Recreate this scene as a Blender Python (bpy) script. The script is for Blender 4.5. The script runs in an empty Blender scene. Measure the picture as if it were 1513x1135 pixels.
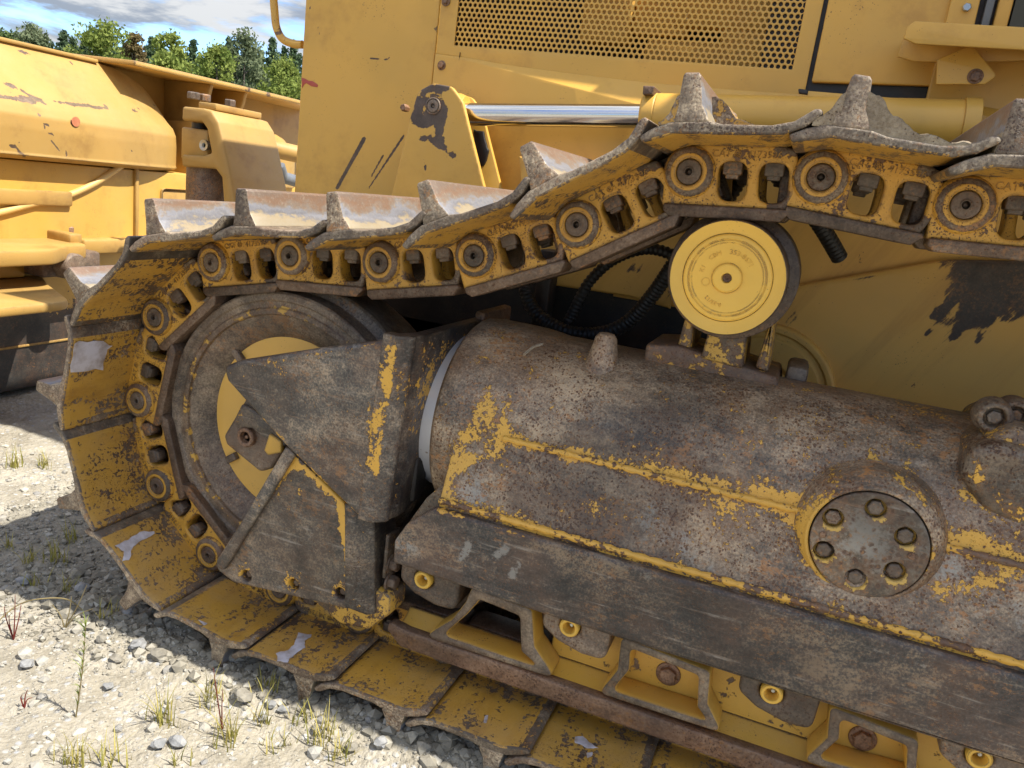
import bpy, bmesh, math, random
from math import sin, cos, pi, radians, hypot
from mathutils import Vector, Matrix, noise as mnoise
random.seed(11)
SC = bpy.context.scene
COL = SC.collection

# ------------------------------------------------------------------ camera
CAMZ = 1.12
RR = ((0.92473886, 0.35838398, 0.12813647),
      (0.20397908, -0.18243668, -0.96182607),
      (-0.32132626, 0.91557511, -0.24180913))
FPX, PW, PH = 1153.916, 1513.0, 1135.0
cam_d = bpy.data.cameras.new('camera')
cam_d.sensor_width = 36.0
cam_d.lens = FPX / PW * 36.0
cam_d.clip_start = 0.05
cam_d.clip_end = 3000
cam = bpy.data.objects.new('camera', cam_d)
COL.objects.link(cam)
_r, _d, _f = Vector(RR[0]), Vector(RR[1]), Vector(RR[2])
M = Matrix((( _r.x, -_d.x, -_f.x, 0), (_r.y, -_d.y, -_f.y, 0), (_r.z, -_d.z, -_f.z, CAMZ), (0, 0, 0, 1)))
cam.matrix_world = M
SC.camera = cam

# ------------------------------------------------------------------ light
SUN_DIR = Vector((0.53, 0.013, 0.85)).normalized()
sun_d = bpy.data.lights.new('sun', 'SUN')
sun_d.energy = 2.05
sun_d.angle = radians(0.53)
sun_d.color = (1.0, 0.955, 0.88)
sun = bpy.data.objects.new('sun', sun_d)
sun.rotation_mode = 'QUATERNION'
sun.rotation_quaternion = SUN_DIR.to_track_quat('Z', 'Y')
sun.location = (3, 0, 8)
COL.objects.link(sun)
SC.view_settings.view_transform = 'Standard'
SC.view_settings.look = 'None'
SC.view_settings.exposure = 2.17
SC.view_settings.gamma = 1.0
SC.view_settings.use_curve_mapping = False
SC.cycles.max_bounces = 8
SC.cycles.diffuse_bounces = 4
SC.cycles.use_denoising = True

class NT:
    """tiny node-tree writer"""
    def __init__(s, tree):
        s.t = tree; s.t.nodes.clear()
    def n(s, typ, ins=None, **kw):
        nd = s.t.nodes.new(typ)
        for k, v in kw.items(): setattr(nd, k, v)
        for k, v in (ins or {}).items(): s.set(nd.inputs[k], v)
        return nd
    def set(s, sock, v):
        if isinstance(v, bpy.types.NodeSocket): s.t.links.new(v, sock)
        elif isinstance(v, (tuple, list)) and len(v) == 3 and sock.type == 'RGBA': sock.default_value = (*v, 1)
        else: sock.default_value = v
    def m(s, op, a, b=None, c=None, clamp=False):
        nd = s.t.nodes.new('ShaderNodeMath'); nd.operation = op; nd.use_clamp = clamp
        s.set(nd.inputs[0], a)
        if b is not None: s.set(nd.inputs[1], b)
        if c is not None: s.set(nd.inputs[2], c)
        return nd.outputs[0]
    def mix(s, f, a, b, mode='MIX'):
        nd = s.t.nodes.new('ShaderNodeMix'); nd.data_type = 'RGBA'; nd.blend_type = mode
        s.set(nd.inputs[0], f); s.set(nd.inputs[6], a); s.set(nd.inputs[7], b)
        return nd.outputs[2]
    def noise(s, vec, scale, detail=6, rough=0.6, dist=0.0):
        nd = s.n('ShaderNodeTexNoise', {'Vector': vec, 'Scale': scale, 'Detail': detail, 'Roughness': rough, 'Distortion': dist})
        return nd.outputs[0]
    def ramp(s, f, lo, hi, a=0.0, b=1.0, smooth=True):
        nd = s.n('ShaderNodeMapRange', {'Value': f, 'From Min': lo, 'From Max': hi, 'To Min': a, 'To Max': b})
        nd.interpolation_type = 'SMOOTHSTEP' if smooth else 'LINEAR'
        return nd.outputs[0]
    def cr(s, f, stops):
        nd = s.n('ShaderNodeValToRGB', {'Fac': f}); r = nd.color_ramp
        while len(r.elements) < len(stops): r.elements.new(0.5)
        for e, (p, c) in zip(r.elements, stops): e.position = p; e.color = (*c, 1)
        return nd.outputs[0]

# world: sky texture with broken clouds
W = bpy.data.worlds.new('World'); SC.world = W; W.use_nodes = True
w = NT(W.node_tree)
sky = w.n('ShaderNodeTexSky', sky_type='NISHITA', sun_disc=False)
sky.sun_elevation = math.asin(SUN_DIR.z)
sky.sun_rotation = math.atan2(SUN_DIR.x, SUN_DIR.y)
sky.air_density = 1.1; sky.dust_density = 0.5; sky.ozone_density = 1.5
SKY_STRENGTH = 0.11
tc = w.n('ShaderNodeTexCoord')
sep = w.n('ShaderNodeSeparateXYZ', {0: tc.outputs['Generated']})
zz = w.m('MAXIMUM', sep.outputs[2], 0.0)
den = w.m('ADD', zz, 0.16)
u_ = w.m('DIVIDE', sep.outputs[0], den); v_ = w.m('DIVIDE', sep.outputs[1], den)
cv = w.n('ShaderNodeCombineXYZ', {0: u_, 1: v_, 2: 3.7}).outputs[0]
c1 = w.noise(cv, 1.35, 10, 0.58, 0.25)
c2 = w.noise(w.n('ShaderNodeVectorMath', {0: cv, 1: (0.10, 0.0, 0.16)}, operation='ADD').outputs[0], 1.35, 10, 0.58, 0.25)
cover = w.ramp(c1, 0.40, 0.52)
lightside = w.ramp(w.m('SUBTRACT', c1, c2), -0.05, 0.07)
ccol = w.mix(lightside, (1.75, 1.9, 2.15), (3.9, 3.85, 3.7))
ovc = w.m('DIVIDE', w.m('ADD', 1.0, w.m('MULTIPLY', zz, 2.0)), 3.0)   # the overcast law: three times as bright overhead as at the horizon
ccol = w.n('ShaderNodeVectorMath', {0: ccol, 'Scale': ovc}, operation='SCALE').outputs[0]
skyb = w.mix(1.0, sky.outputs[0], (.38, .50, .70), 'MULTIPLY')
skyc = w.mix(w.m('MULTIPLY', cover, 0.94), skyb, ccol)
bg = w.n('ShaderNodeBackground', {'Color': skyc, 'Strength': SKY_STRENGTH})
w.t.links.new(bg.outputs[0], w.n('ShaderNodeOutputWorld').inputs[0])

# ------------------------------------------------------------------ geometry helpers
def ray(px, py):
    c = ((px - PW / 2) / FPX, (py - PH / 2) / FPX, 1.0)
    return Vector((sum(RR[i][0] * c[i] for i in range(3)), sum(RR[i][1] * c[i] for i in range(3)), sum(RR[i][2] * c[i] for i in range(3))))
def at(px, py, Y=None, X=None, Z=None):
    """the point of the place seen along a sight line, on the plane Y=, X= or Z="""
    r = ray(px, py)
    t = Y / r.y if Y is not None else X / r.x if X is not None else (Z - CAMZ) / r.z
    return Vector((r.x * t, r.y * t, CAMZ + r.z * t))
def xz(px, py, Y):
    p = at(px, py, Y=Y); return (p.x, p.z)
WL = {}
def link(name, me, mat, parent=None, rot=None, origin=None, label=None, kind=None, keep=False):
    o = bpy.data.objects.new(name, me)
    COL.objects.link(o)
    if mat is not None and len(me.materials) == 0: me.materials.append(mat)
    base = WL.get(parent, Vector((0, 0, 0)))
    if keep:
        o.location = (0, 0, 0); WL[o] = base
    else:
        if origin is None:
            xs = [v.co for v in me.vertices]
            origin = Vector(((min(v.x for v in xs) + max(v.x for v in xs)) / 2, (min(v.y for v in xs) + max(v.y for v in xs)) / 2, min(v.z for v in xs)))
        me.transform(Matrix.Translation(-Vector(origin)))
        o.location = Vector(origin) - base; WL[o] = Vector(origin)
    if parent is not None: o.parent = parent
    if label: o['label'] = label
    if kind: o['kind'] = kind
    return o
def thing(name, label, cat, loc=(0, 0, 0), group=None):
    o = bpy.data.objects.new(name, None); COL.objects.link(o); o.location = loc; o.empty_display_size = 0.1
    o['label'] = label; o['category'] = cat
    if group: o['group'] = group
    WL[o] = Vector(loc); return o
def tag(o, label, cat, group=None):
    o['label'] = label; o['category'] = cat
    if group: o['group'] = group
def fin(me, ang=32):
    bm = bmesh.new(); bm.from_mesh(me); bmesh.ops.recalc_face_normals(bm, faces=bm.faces); bm.to_mesh(me); bm.free()
    for p in me.polygons: p.use_smooth = True
    me.set_sharp_from_angle(angle=radians(ang)); return me
def pyd(vs, fs, ang=32, recalc=True):
    me = bpy.data.meshes.new('m'); me.from_pydata([tuple(v) for v in vs], [], fs); me.update()
    if recalc: fin(me, ang)
    return me
def join(ms, ang=32):
    vs, fs = [], []
    for m_ in ms:
        b = len(vs); vs += [tuple(v.co) for v in m_.vertices]; fs += [tuple(i + b for i in p.vertices) for p in m_.polygons]
    return pyd(vs, fs, ang)
def rnd(pts, r, n=5):
    """round the corners of a polygon; r one number or one per corner"""
    out = []; N = len(pts)
    for i in range(N):
        p = Vector(pts[i]); a = Vector(pts[i - 1]) - p; b = Vector(pts[(i + 1) % N]) - p
        ri = r[i] if isinstance(r, (list, tuple)) else r
        la, lb = a.length, b.length
        if ri <= 1e-5: out.append(tuple(p)); continue
        a.normalize(); b.normalize()
        half = math.acos(max(-1, min(1, a.dot(b)))) / 2
        d = min(ri / max(math.tan(half), .05), la * .48, lb * .48)
        s, e = p + a * d, p + b * d
        for k in range(n + 1):
            t = k / n
            out.append(tuple(s * (1 - t) ** 2 + p * 2 * t * (1 - t) + e * t * t))
    return out
def circ(cx, cz, r, n=20, ph=0): return [(cx + r * cos(ph + 2 * pi * k / n), cz + r * sin(ph + 2 * pi * k / n)) for k in range(n)]
def plate(outline, y0, y1, holes=(), bev=0.003, axis='Y', res=1, ang=32):
    """flat outline (u,v) with holes, extruded between y0 and y1, edges rounded"""
    cu = bpy.data.curves.new('c', 'CURVE'); cu.dimensions = '2D'; cu.fill_mode = 'BOTH'
    t = abs(y1 - y0); bev = min(bev, t * .45)
    cu.extrude = t / 2 - bev; cu.bevel_depth = bev; cu.bevel_resolution = res; cu.offset = -bev
    for loop in [outline, *holes]:
        sp = cu.splines.new('POLY'); sp.points.add(len(loop) - 1)
        for p, q in zip(sp.points, loop): p.co = (q[0], q[1], 0, 1)
        sp.use_cyclic_u = True
    o = bpy.data.objects.new('c', cu); COL.objects.link(o)
    bpy.context.view_layer.update()
    me = bpy.data.meshes.new_from_object(o.evaluated_get(bpy.context.evaluated_depsgraph_get()))
    bpy.data.objects.remove(o); bpy.data.curves.remove(cu)
    me.materials.clear()
    ym = (y0 + y1) / 2
    for v in me.vertices:
        a, b, c = v.co
        v.co = (a, ym + c, b) if axis == 'Y' else (ym + c, a, b) if axis == 'X' else (a, b, ym + c)
    bm = bmesh.new(); bm.from_mesh(me)
    bmesh.ops.remove_doubles(bm, verts=bm.verts, dist=1e-5)
    bm.to_mesh(me); bm.free()
    return fin(me, ang)
def cutgrid(me, step, axes='xz'):
    bm = bmesh.new(); bm.from_mesh(me)
    for ax, k in (('x', 0), ('y', 1), ('z', 2)):
        if ax not in axes: continue
        lo = min(v.co[k] for v in bm.verts); hi = max(v.co[k] for v in bm.verts)
        no = Vector((0, 0, 0)); no[k] = 1
        for i in range(1, int((hi - lo) / step) + 1):
            co = Vector((0, 0, 0)); co[k] = lo + i * step + 1e-4
            bmesh.ops.bisect_plane(bm, geom=bm.verts[:] + bm.edges[:] + bm.faces[:], plane_co=co, plane_no=no, dist=1e-5)
    bm.to_mesh(me); bm.free()
    for p in me.polygons: p.use_smooth = True
    me.set_sharp_from_angle(angle=radians(32)); return me
def paint(me, fn, name='y'):
    a = me.attributes.new(name, 'FLOAT', 'POINT')
    a.data.foreach_set('value', [fn(v.co) for v in me.vertices])
def paintf(me, fn, name='y'):
    a = me.attributes.new(name, 'FLOAT', 'FACE')
    a.data.foreach_set('value', [fn(p.center, p.normal) for p in me.polygons])
def strokes(L, base=0.0):
    """worn paint left along lines: L = [(polyline in (x,z), radius, amount)]"""
    def fn(co):
        val = base; x, z = co[0], co[2]
        for pl, r, amt in L:
            best = 9
            for (ax, az), (bx, bz) in zip(pl, pl[1:] if len(pl) > 1 else pl):
                dx, dz = bx - ax, bz - az; l2 = dx * dx + dz * dz
                t = max(0, min(1, ((x - ax) * dx + (z - az) * dz) / l2)) if l2 else 0
                best = min(best, hypot(x - ax - dx * t, z - az - dz * t))
            if best < 2 * r: val = val + amt * max(0, 1 - (best / r) ** 2 * .75 if best < r else (1 - .75) * (2 - best / r))
        return val
    return fn
def pxl(Y, *pts): return [xz(x, y, Y) for x, y in pts]
def lathe(prof, c, axis='Y', n=48, ang=32, cap0=True, cap1=True, a0=0):
    """prof = [(along axis, radius)]"""
    vs, fs = [], []; N = len(prof)
    for a, r in prof:
        for k in range(n):
            t = a0 + 2 * pi * k / n; p, q = r * cos(t), r * sin(t)
            vs.append((c[0] + p, c[1] + a, c[2] + q) if axis == 'Y' else (c[0] + a, c[1] + p, c[2] + q) if axis == 'X' else (c[0] + p, c[1] + q, c[2] + a))
    for i in range(N - 1):
        for k in range(n):
            k2 = (k + 1) % n; fs.append((i * n + k, i * n + k2, (i + 1) * n + k2, (i + 1) * n + k))
    if cap0: fs.append(tuple(range(n)))
    if cap1: fs.append(tuple((N - 1) * n + k for k in reversed(range(n))))
    return pyd(vs, fs, ang)
def tube(path, r, n=10, ang=50, closed_ends=True, rf=None):
    P = [Vector(p) for p in path]; vs, fs = [], []; up = None
    for i, p in enumerate(P):
        t = ((P[min(i + 1, len(P) - 1)]) - P[max(i - 1, 0)]).normalized()
        if up is None: up = t.orthogonal().normalized()
        up = (up - t * up.dot(t)).normalized(); s = t.cross(up)
        rr = rf(i) if rf else r
        for k in range(n):
            a = 2 * pi * k / n; vs.append(p + up * rr * cos(a) + s * rr * sin(a))
    for i in range(len(P) - 1):
        for k in range(n):
            k2 = (k + 1) % n; fs.append((i * n + k, i * n + k2, (i + 1) * n + k2, (i + 1) * n + k))
    if closed_ends: fs += [tuple(range(n)), tuple((len(P) - 1) * n + k for k in reversed(range(n)))]
    return pyd(vs, fs, ang)
def smooth_path(pts, n=8):
    P = [Vector(p) for p in pts]; out = []
    for i in range(len(P) - 1):
        p0, p1, p2, p3 = P[max(i - 1, 0)], P[i], P[i + 1], P[min(i + 2, len(P) - 1)]
        for k in range(n):
            t = k / n
            out.append(.5 * ((2 * p1) + (p2 - p0) * t + (2 * p0 - 5 * p1 + 4 * p2 - p3) * t * t + (3 * p1 - p0 - 3 * p2 + p3) * t ** 3))
    out.append(P[-1]); return out
def loft(sections, closed=False, caps=False, ang=40):
    n = len(sections[0]); vs = [p for s in sections for p in s]; fs = []
    for i in range(len(sections) - 1):
        for k in range(n if closed else n - 1):
            k2 = (k + 1) % n; fs.append((i * n + k, i * n + k2, (i + 1) * n + k2, (i + 1) * n + k))
    if caps: fs += [tuple(range(n)), tuple((len(sections) - 1) * n + k for k in reversed(range(n)))]
    return pyd(vs, fs, ang)
def box(x0, x1, y0, y1, z0, z1, b=0.004):
    bm = bmesh.new(); bmesh.ops.create_cube(bm, size=1)
    for v in bm.verts: v.co = ((x0 + x1) / 2 + v.co.x * (x1 - x0), (y0 + y1) / 2 + v.co.y * (y1 - y0), (z0 + z1) / 2 + v.co.z * (z1 - z0))
    if b: bmesh.ops.bevel(bm, geom=bm.edges[:], offset=b, segments=2, affect='EDGES', profile=.5)
    me = bpy.data.meshes.new('m'); bm.to_mesh(me); bm.free(); return fin(me)
def bolt_mesh(c, r, h, axis='Y', washer=True, sgn=-1):
    """hex head on a washer, standing out along sgn*axis"""
    ms = []
    if washer: ms.append(lathe([(0, r * 1.5), (sgn * h * .2, r * 1.5), (sgn * h * .24, r * 1.42)], c, axis, 20))
    ms.append(lathe([(sgn * h * .2, r * 1.08), (sgn * h * .88, r * 1.08), (sgn * h, r * .9)], c, axis, 6, 20, a0=random.random()))
    return join(ms, 25)
def text_mesh(s, size, ext, y, rot=0.0, arc=None):
    cu = bpy.data.curves.new('t', 'FONT'); cu.body = s; cu.size = size; cu.extrude = ext; cu.align_x = 'CENTER'; cu.resolution_u = 2
    o = bpy.data.objects.new('t', cu); COL.objects.link(o); bpy.context.view_layer.update()
    me = bpy.data.meshes.new_from_object(o.evaluated_get(bpy.context.evaluated_depsgraph_get()))
    bpy.data.objects.remove(o); bpy.data.curves.remove(cu); me.materials.clear()
    for v in me.vertices:
        a, b, c = v.co
        if arc:
            th = pi / 2 - (a / arc) + rot; v.co = ((arc + b) * cos(th), y + c, (arc + b) * sin(th))
        else: v.co = (a, y + c, b)
    return fin(me)

# ------------------------------------------------------------------ materials
def newmat(name):
    m = bpy.data.materials.new(name); m.use_nodes = True
    return m, NT(m.node_tree)
def finish(m, t, col, rough, bump=None, bdist=0.002, metal=0.0, spec=0.5, normal=None):
    ins = {'Base Color': col, 'Roughness': rough, 'Metallic': metal, 'Specular IOR Level': spec}
    if bump is not None:
        bi = {'Height': bump, 'Strength': 1.0, 'Distance': bdist}
        if normal is not None: bi['Normal'] = normal
        ins['Normal'] = t.n('ShaderNodeBump', bi).outputs[0]
    b = t.n('ShaderNodeBsdfPrincipled', ins)
    t.t.links.new(b.outputs[0], t.n('ShaderNodeOutputMaterial').inputs[0])
    return m
def worn(name, paint_c, metal, base=0.0, s1=9, a1=1.0, s2=70, a2=.5, edge=.5, edge_r=.004, rust=.5, rust_c=(.13, .05, .018),
         rust_s=150, dust=.25, dust_c=(.36, .31, .24), rough_p=.45, rough_m=.5, metal_s=11, stretch=(1, 1, 1), scratch=0.0,
         bump=.0012, pit=.35, metallic=0.0, chips=0.0, rustthr=.60, gray_c=(.20, .19, .165), stain=0.25, mstretch=(1, 1, 1), prot=(0, 0, 0), soft=.03, tint=(1.08, 1.0, .87)):
    """paint over bare or rusted metal: attribute y adds paint, g adds pale scuffs"""
    m, t = newmat(name)
    tcn = t.n('ShaderNodeTexCoord'); oi = t.n('ShaderNodeObjectInfo')
    off = t.m('MULTIPLY', oi.outputs['Random'], 31.0)
    P = t.n('ShaderNodeVectorMath', {0: tcn.outputs['Object'], 1: t.n('ShaderNodeCombineXYZ', {0: off, 1: off, 2: off}).outputs[0]}, operation='ADD').outputs[0]
    metal = [tuple(c * k for c, k in zip(m_, tint)) for m_ in metal]
    PR = t.n('ShaderNodeMapping', {'Vector': P, 'Rotation': prot}).outputs[0]
    PS = t.n('ShaderNodeMapping', {'Vector': PR, 'Scale': stretch}).outputs[0]
    PM = t.n('ShaderNodeMapping', {'Vector': PR, 'Scale': mstretch}).outputs[0]
    ay = t.n('ShaderNodeAttribute', attribute_name='y').outputs['Fac']
    ag = t.n('ShaderNodeAttribute', attribute_name='g').outputs['Fac']
    n1 = t.noise(PS, s1, 9, .66); n2 = t.noise(P, s2, 6, .65); n3 = t.noise(P, 3.3, 4, .5)
    geo = t.n('ShaderNodeNewGeometry')
    bev = t.n('ShaderNodeBevel', {'Radius': edge_r}, samples=4)
    dt = t.n('ShaderNodeVectorMath', {0: bev.outputs[0], 1: geo.outputs['Normal']}, operation='DOT_PRODUCT').outputs['Value']
    ed = t.ramp(dt, 0.995, 0.85)
    v = t.m('ADD', base, ay)
    v = t.m('ADD', v, t.m('MULTIPLY', t.m('SUBTRACT', n1, .5), a1 * 2))
    v = t.m('ADD', v, t.m('MULTIPLY', t.m('SUBTRACT', n2, .5), a2))
    v = t.m('SUBTRACT', v, t.m('MULTIPLY', ed, edge))
    mask = t.ramp(v, -soft, soft)
    if chips:
        nc = t.noise(t.n('ShaderNodeMapping', {'Vector': P, 'Scale': (1, 1, .6), 'Rotation': (0, .5, 0)}).outputs[0], 28, 7, .7)
        mask = t.m('MULTIPLY', mask, t.ramp(nc, .735 - chips * .1, .72 - chips * .1))
    # bare metal
    n4 = t.noise(PM, metal_s, 9, .7); nm = t.noise(PM, metal_s * 4.3, 7, .72); n5 = t.noise(P, 230, 4, .65)
    mv = t.m('ADD', t.m('MULTIPLY', t.m('SUBTRACT', n4, .5), 1.5), t.m('ADD', t.m('MULTIPLY', t.m('SUBTRACT', nm, .5), .95), t.m('MULTIPLY', t.m('SUBTRACT', n5, .5), 1.1)))
    mv = t.m('ADD', mv, .5)
    mc = t.cr(mv, [(.22, metal[0]), (.5, metal[1]), (.80, metal[2])])
    warm = t.ramp(t.noise(P, 5.1, 7, .7), .42, .66)
    mc = t.mix(t.m('MULTIPLY', warm, min(.6, .25 + .35 * rust)), mc, t.mix(nm, (rust_c[0] * .38, rust_c[1] * .46, rust_c[2] * .7), (rust_c[0] * 1.35, rust_c[1] * 1.9, rust_c[2] * 3.0)))
    gm = t.ramp(t.m('ADD', ag, t.m('ADD', t.m('MULTIPLY', t.m('SUBTRACT', t.noise(P, 22, 8, .72), .5), 1.7), t.m('MULTIPLY', t.m('SUBTRACT', n5, .5), .6))), .30, .65)
    mc = t.mix(t.m('MULTIPLY', gm, .85), mc, gray_c)
    # pits: dark cores with an orange halo, gathered in drifts
    Pd = t.n('ShaderNodeVectorMath', {0: P, 1: t.n('ShaderNodeVectorMath', {0: t.n('ShaderNodeTexNoise', {'Vector': P, 'Scale': 150.0, 'Detail': 3.0}).outputs['Color'], 'Scale': .007}, operation='SCALE').outputs[0]}, operation='ADD').outputs[0]
    vt = t.n('ShaderNodeTexVoronoi', {'Vector': Pd, 'Scale': rust_s * 1.7})
    rb = t.noise(P, 8, 6, .65)
    size = t.m('ADD', t.m('MULTIPLY', t.m('SUBTRACT', rb, .5), 1.9), t.m('MULTIPLY', t.m('SUBTRACT', t.n('ShaderNodeSeparateColor', {0: vt.outputs['Color']}).outputs[0], .62), .9))
    size = t.m('ADD', size, -.20 + .26 * rust)
    rs = t.m('SUBTRACT', 1.0, vt.outputs['Distance'])
    core = t.ramp(t.m('SUBTRACT', size, vt.outputs['Distance']), -.10, .02)
    halo = t.ramp(t.m('SUBTRACT', size, vt.outputs['Distance']), -.42, -.08)
    rm = t.m('MULTIPLY', halo, min(1.0, rust + .1))
    rc = t.mix(nm, (rust_c[0] * .6, rust_c[1] * .6, rust_c[2] * .6), (rust_c[0] * 1.6, rust_c[1] * 1.8, rust_c[2] * 1.8))
    mc = t.mix(t.m('MULTIPLY', rm, .6), mc, rc)
    mc = t.mix(t.m('MULTIPLY', core, .72), mc, (.050, .024, .014))
    fl = t.ramp(t.m('ADD', t.noise(PM, 120, 5, .75), t.m('MULTIPLY', t.m('SUBTRACT', t.noise(P, 7.3, 6, .7), .5), .9)), .60, .70)
    mc = t.mix(t.m('MULTIPLY', fl, min(.75, .9 * rust)), mc, (.30, .135, .04))
    lum = t.ramp(t.noise(PM, 3.1, 6, .6), .34, .66, .52, 1.32)
    mc = t.mix(1.0, mc, t.n('ShaderNodeCombineXYZ', {0: lum, 1: lum, 2: lum}).outputs[0], 'MULTIPLY')
    if scratch:
        sc_ = t.noise(t.n('ShaderNodeMapping', {'Vector': P, 'Scale': (7, 60, 120), 'Rotation': (0, .28, 0)}).outputs[0], 1.0, 5, .6)
        mc = t.mix(t.m('MULTIPLY', t.m('MULTIPLY', t.ramp(sc_, .56, .72), t.ramp(nm, .38, .6)), scratch), mc, (.27, .235, .19))
        sc2 = t.noise(t.n('ShaderNodeMapping', {'Vector': P, 'Scale': (4, 50, 120), 'Rotation': (0, -.9, 0), 'Location': (3, 1, 2)}).outputs[0], 1.0, 4, .6)
        mc = t.mix(t.m('MULTIPLY', t.ramp(sc2, .62, .74), scratch * .7), mc, (.26, .15, .08))
    # paint
    pc = t.mix(t.ramp(n3, .35, .65), paint_c, (paint_c[0] * .88, paint_c[1] * .9, paint_c[2] * .95))
    st = t.noise(PS, 5.5, 8, .7)
    pc = t.mix(t.m('MULTIPLY', t.ramp(st, .5, .72), stain), pc, (paint_c[0] * .45, paint_c[1] * .36, paint_c[2] * .35))
    sp = t.m('MULTIPLY', t.ramp(t.m('SUBTRACT', t.m('SUBTRACT', size, .20), vt.outputs['Distance']), -.12, .02), min(1.0, rust * 1.3))
    pc = t.mix(sp, pc, (rust_c[0] * .55, rust_c[1] * .5, rust_c[2] * .5))
    col = t.mix(mask, mc, pc)
    # rust rim where the paint ends
    rim = t.m('MULTIPLY', t.ramp(v, -.34, -.02), t.m('SUBTRACT', 1.0, mask))
    col = t.mix(t.m('MULTIPLY', rim, min(.7, .55 * rust)), col, rc)
    dn = t.noise(P, 6, 7, .7); up = t.ramp(t.n('ShaderNodeSeparateXYZ', {0: geo.outputs['Normal']}).outputs[2], -.2, .9)
    dm = t.m('MULTIPLY', t.m('MULTIPLY', t.ramp(dn, .35, .75), t.m('ADD', .35, t.m('MULTIPLY', up, .65))), dust)
    col = t.mix(dm, col, dust_c)
    rough = t.m('ADD', t.m('MULTIPLY', mask, rough_p - rough_m), t.m('ADD', rough_m - .1, t.m('MULTIPLY', n2, .25)))
    h = t.m('ADD', t.m('MULTIPLY', mask, .5), t.m('ADD', t.m('MULTIPLY', n5, pit * .6), t.m('MULTIPLY', n4, pit * .8)))
    h = t.m('SUBTRACT', h, t.m('MULTIPLY', core, .9 * pit))
    h = t.m('ADD', h, t.m('MULTIPLY', nm, .8 * pit))
    met = t.m('MULTIPLY', t.m('SUBTRACT', 1.0, mask), metallic) if metallic else 0.0
    return finish(m, t, col, rough, h, bump, met, normal=bev.outputs[0])

SLATE = [(.035, .034, .036), (.075, .068, .064), (.125, .105, .088)]
BROWN = [(.050, .036, .028), (.105, .075, .055), (.17, .125, .090)]
GREYB = [(.055, .043, .033), (.135, .108, .080), (.25, .205, .152)]
Y1 = (.64, .352, .055)      # faded hood yellow
Y2 = (.62, .325, .045)     # frame yellow
Y3 = (.54, .29, .04)     # ochre on the shoe faces
M_hood = worn('hood_paint', Y1, BROWN, base=.75, s1=3, a1=.55, a2=.3, edge=.4, edge_r=.003, rust=.5, dust=.09, dust_c=(.50, .40, .22), chips=.4, rough_p=.40, pit=.08, bump=.0006, stain=.38)
M_blade = worn('blade_paint', (.42, .245, .058), BROWN, base=.60, s1=6, a1=.85, a2=.6, edge=.45, edge_r=.012, rust=.4, dust=.25, dust_c=(.45, .33, .15), chips=.25, rough_p=.5, pit=.1, bump=.001, stain=.5)
M_belly = worn('belly_paint', (.72, .405, .08), [(.034, .026, .020), (.055, .042, .033), (.085, .066, .05)], base=.72, s1=16, a1=1.5, s2=60, a2=.6, edge=.3, rust=.4, dust=.10, chips=.3, rough_p=.5, pit=.12, bump=.0007, stain=.35, stretch=(.16, 1, 1.5), prot=(0, 1.05, 0), soft=.10)
M_link = worn('link_paint', (.62, .325, .04), GREYB, base=.20, s1=18, a1=.8, s2=130, a2=1.3, edge=.8, edge_r=.007, rust=1.45, rust_c=(.12, .045, .016), rust_s=210, dust=.16, metal_s=25, bump=.0012, pit=.5, stain=.7)
M_rail = worn('rail_steel', Y2, [(.06, .042, .03), (.115, .08, .058), (.18, .14, .11)], base=-1.2, rust=.7, edge=.1, dust=.12, metal_s=30, stretch=(1, 1, 1), pit=.5, rough_m=.45, metallic=.25)
M_steel = worn('bolt_steel', Y2, [(.05, .04, .032), (.10, .078, .06), (.16, .13, .105)], base=-1.0, rust=.8, edge=.1, dust=.25, metal_s=40, pit=.5)
M_shoe = worn('shoe_steel', Y3, [(.085, .066, .048), (.21, .17, .125), (.46, .39, .295)], base=0, s1=14, a1=1.05, s2=120, a2=1.9, edge=.45, edge_r=.005, rust=.8, dust=.26, metal_s=34, pit=.7, bump=.0016, stretch=(1.6, .55, 1), stain=.6, rust_s=200, gray_c=(.055, .046, .038))
M_frame = worn('frame_steel', (.66, .36, .05), [(.042, .038, .035), (.155, .128, .105), (.36, .30, .235)], base=-.45, s1=17, a1=1.0, s2=150, a2=2.3, edge=.0, edge_r=.006, rust=.9, rust_s=130, rust_c=(.16, .062, .02), dust=.12, metal_s=8, pit=.8, bump=.0018, rough_m=.42, mstretch=(.6, 1, 1), gray_c=(.24, .222, .185), tint=(1.06, .94, .74))
M_guard = worn('guard_steel', (.66, .36, .05), [(.020, .021, .024), (.080, .074, .068), (.27, .222, .168)], base=-.5, s1=17, a1=1.0, s2=120, a2=2.0, edge=-.0, edge_r=.008, rust=.5, rust_s=190, dust=.05, metal_s=8, pit=.45, scratch=.75, rough_m=.40, mstretch=(.7, 1, 1), prot=(0, -.2, 0))
M_rusty = worn('rusty_bar', Y2, [(.10, .055, .032), (.20, .115, .07), (.29, .19, .125)], base=-.9, rust=.9, edge=.1, rust_c=(.19, .075, .03), dust=.22, metal_s=26, pit=.9, bump=.002)
M_cast = worn('roller_casting', Y2, [(.06, .05, .043), (.13, .10, .08), (.22, .18, .14)], base=-.75, rust=.8, edge=.1, dust=.25, metal_s=13, pit=.5)
M_idler = worn('idler_steel', (.62, .36, .06), [(.040, .031, .025), (.125, .100, .076), (.27, .22, .165)], base=-.55, s1=26, a1=.9, edge=.1, rust=.6, gray_c=(.19, .155, .115), dust=.16, metal_s=9, pit=.4)
M_ylw = worn('clean_yellow', (.80, .475, .065), BROWN, base=.62, s1=14, a1=.75, a2=.6, edge=.6, edge_r=.003, rust=.4, dust=.15, dust_c=(.6, .5, .25), pit=.1, bump=.0006, rough_p=.5, stain=.1)
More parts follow.
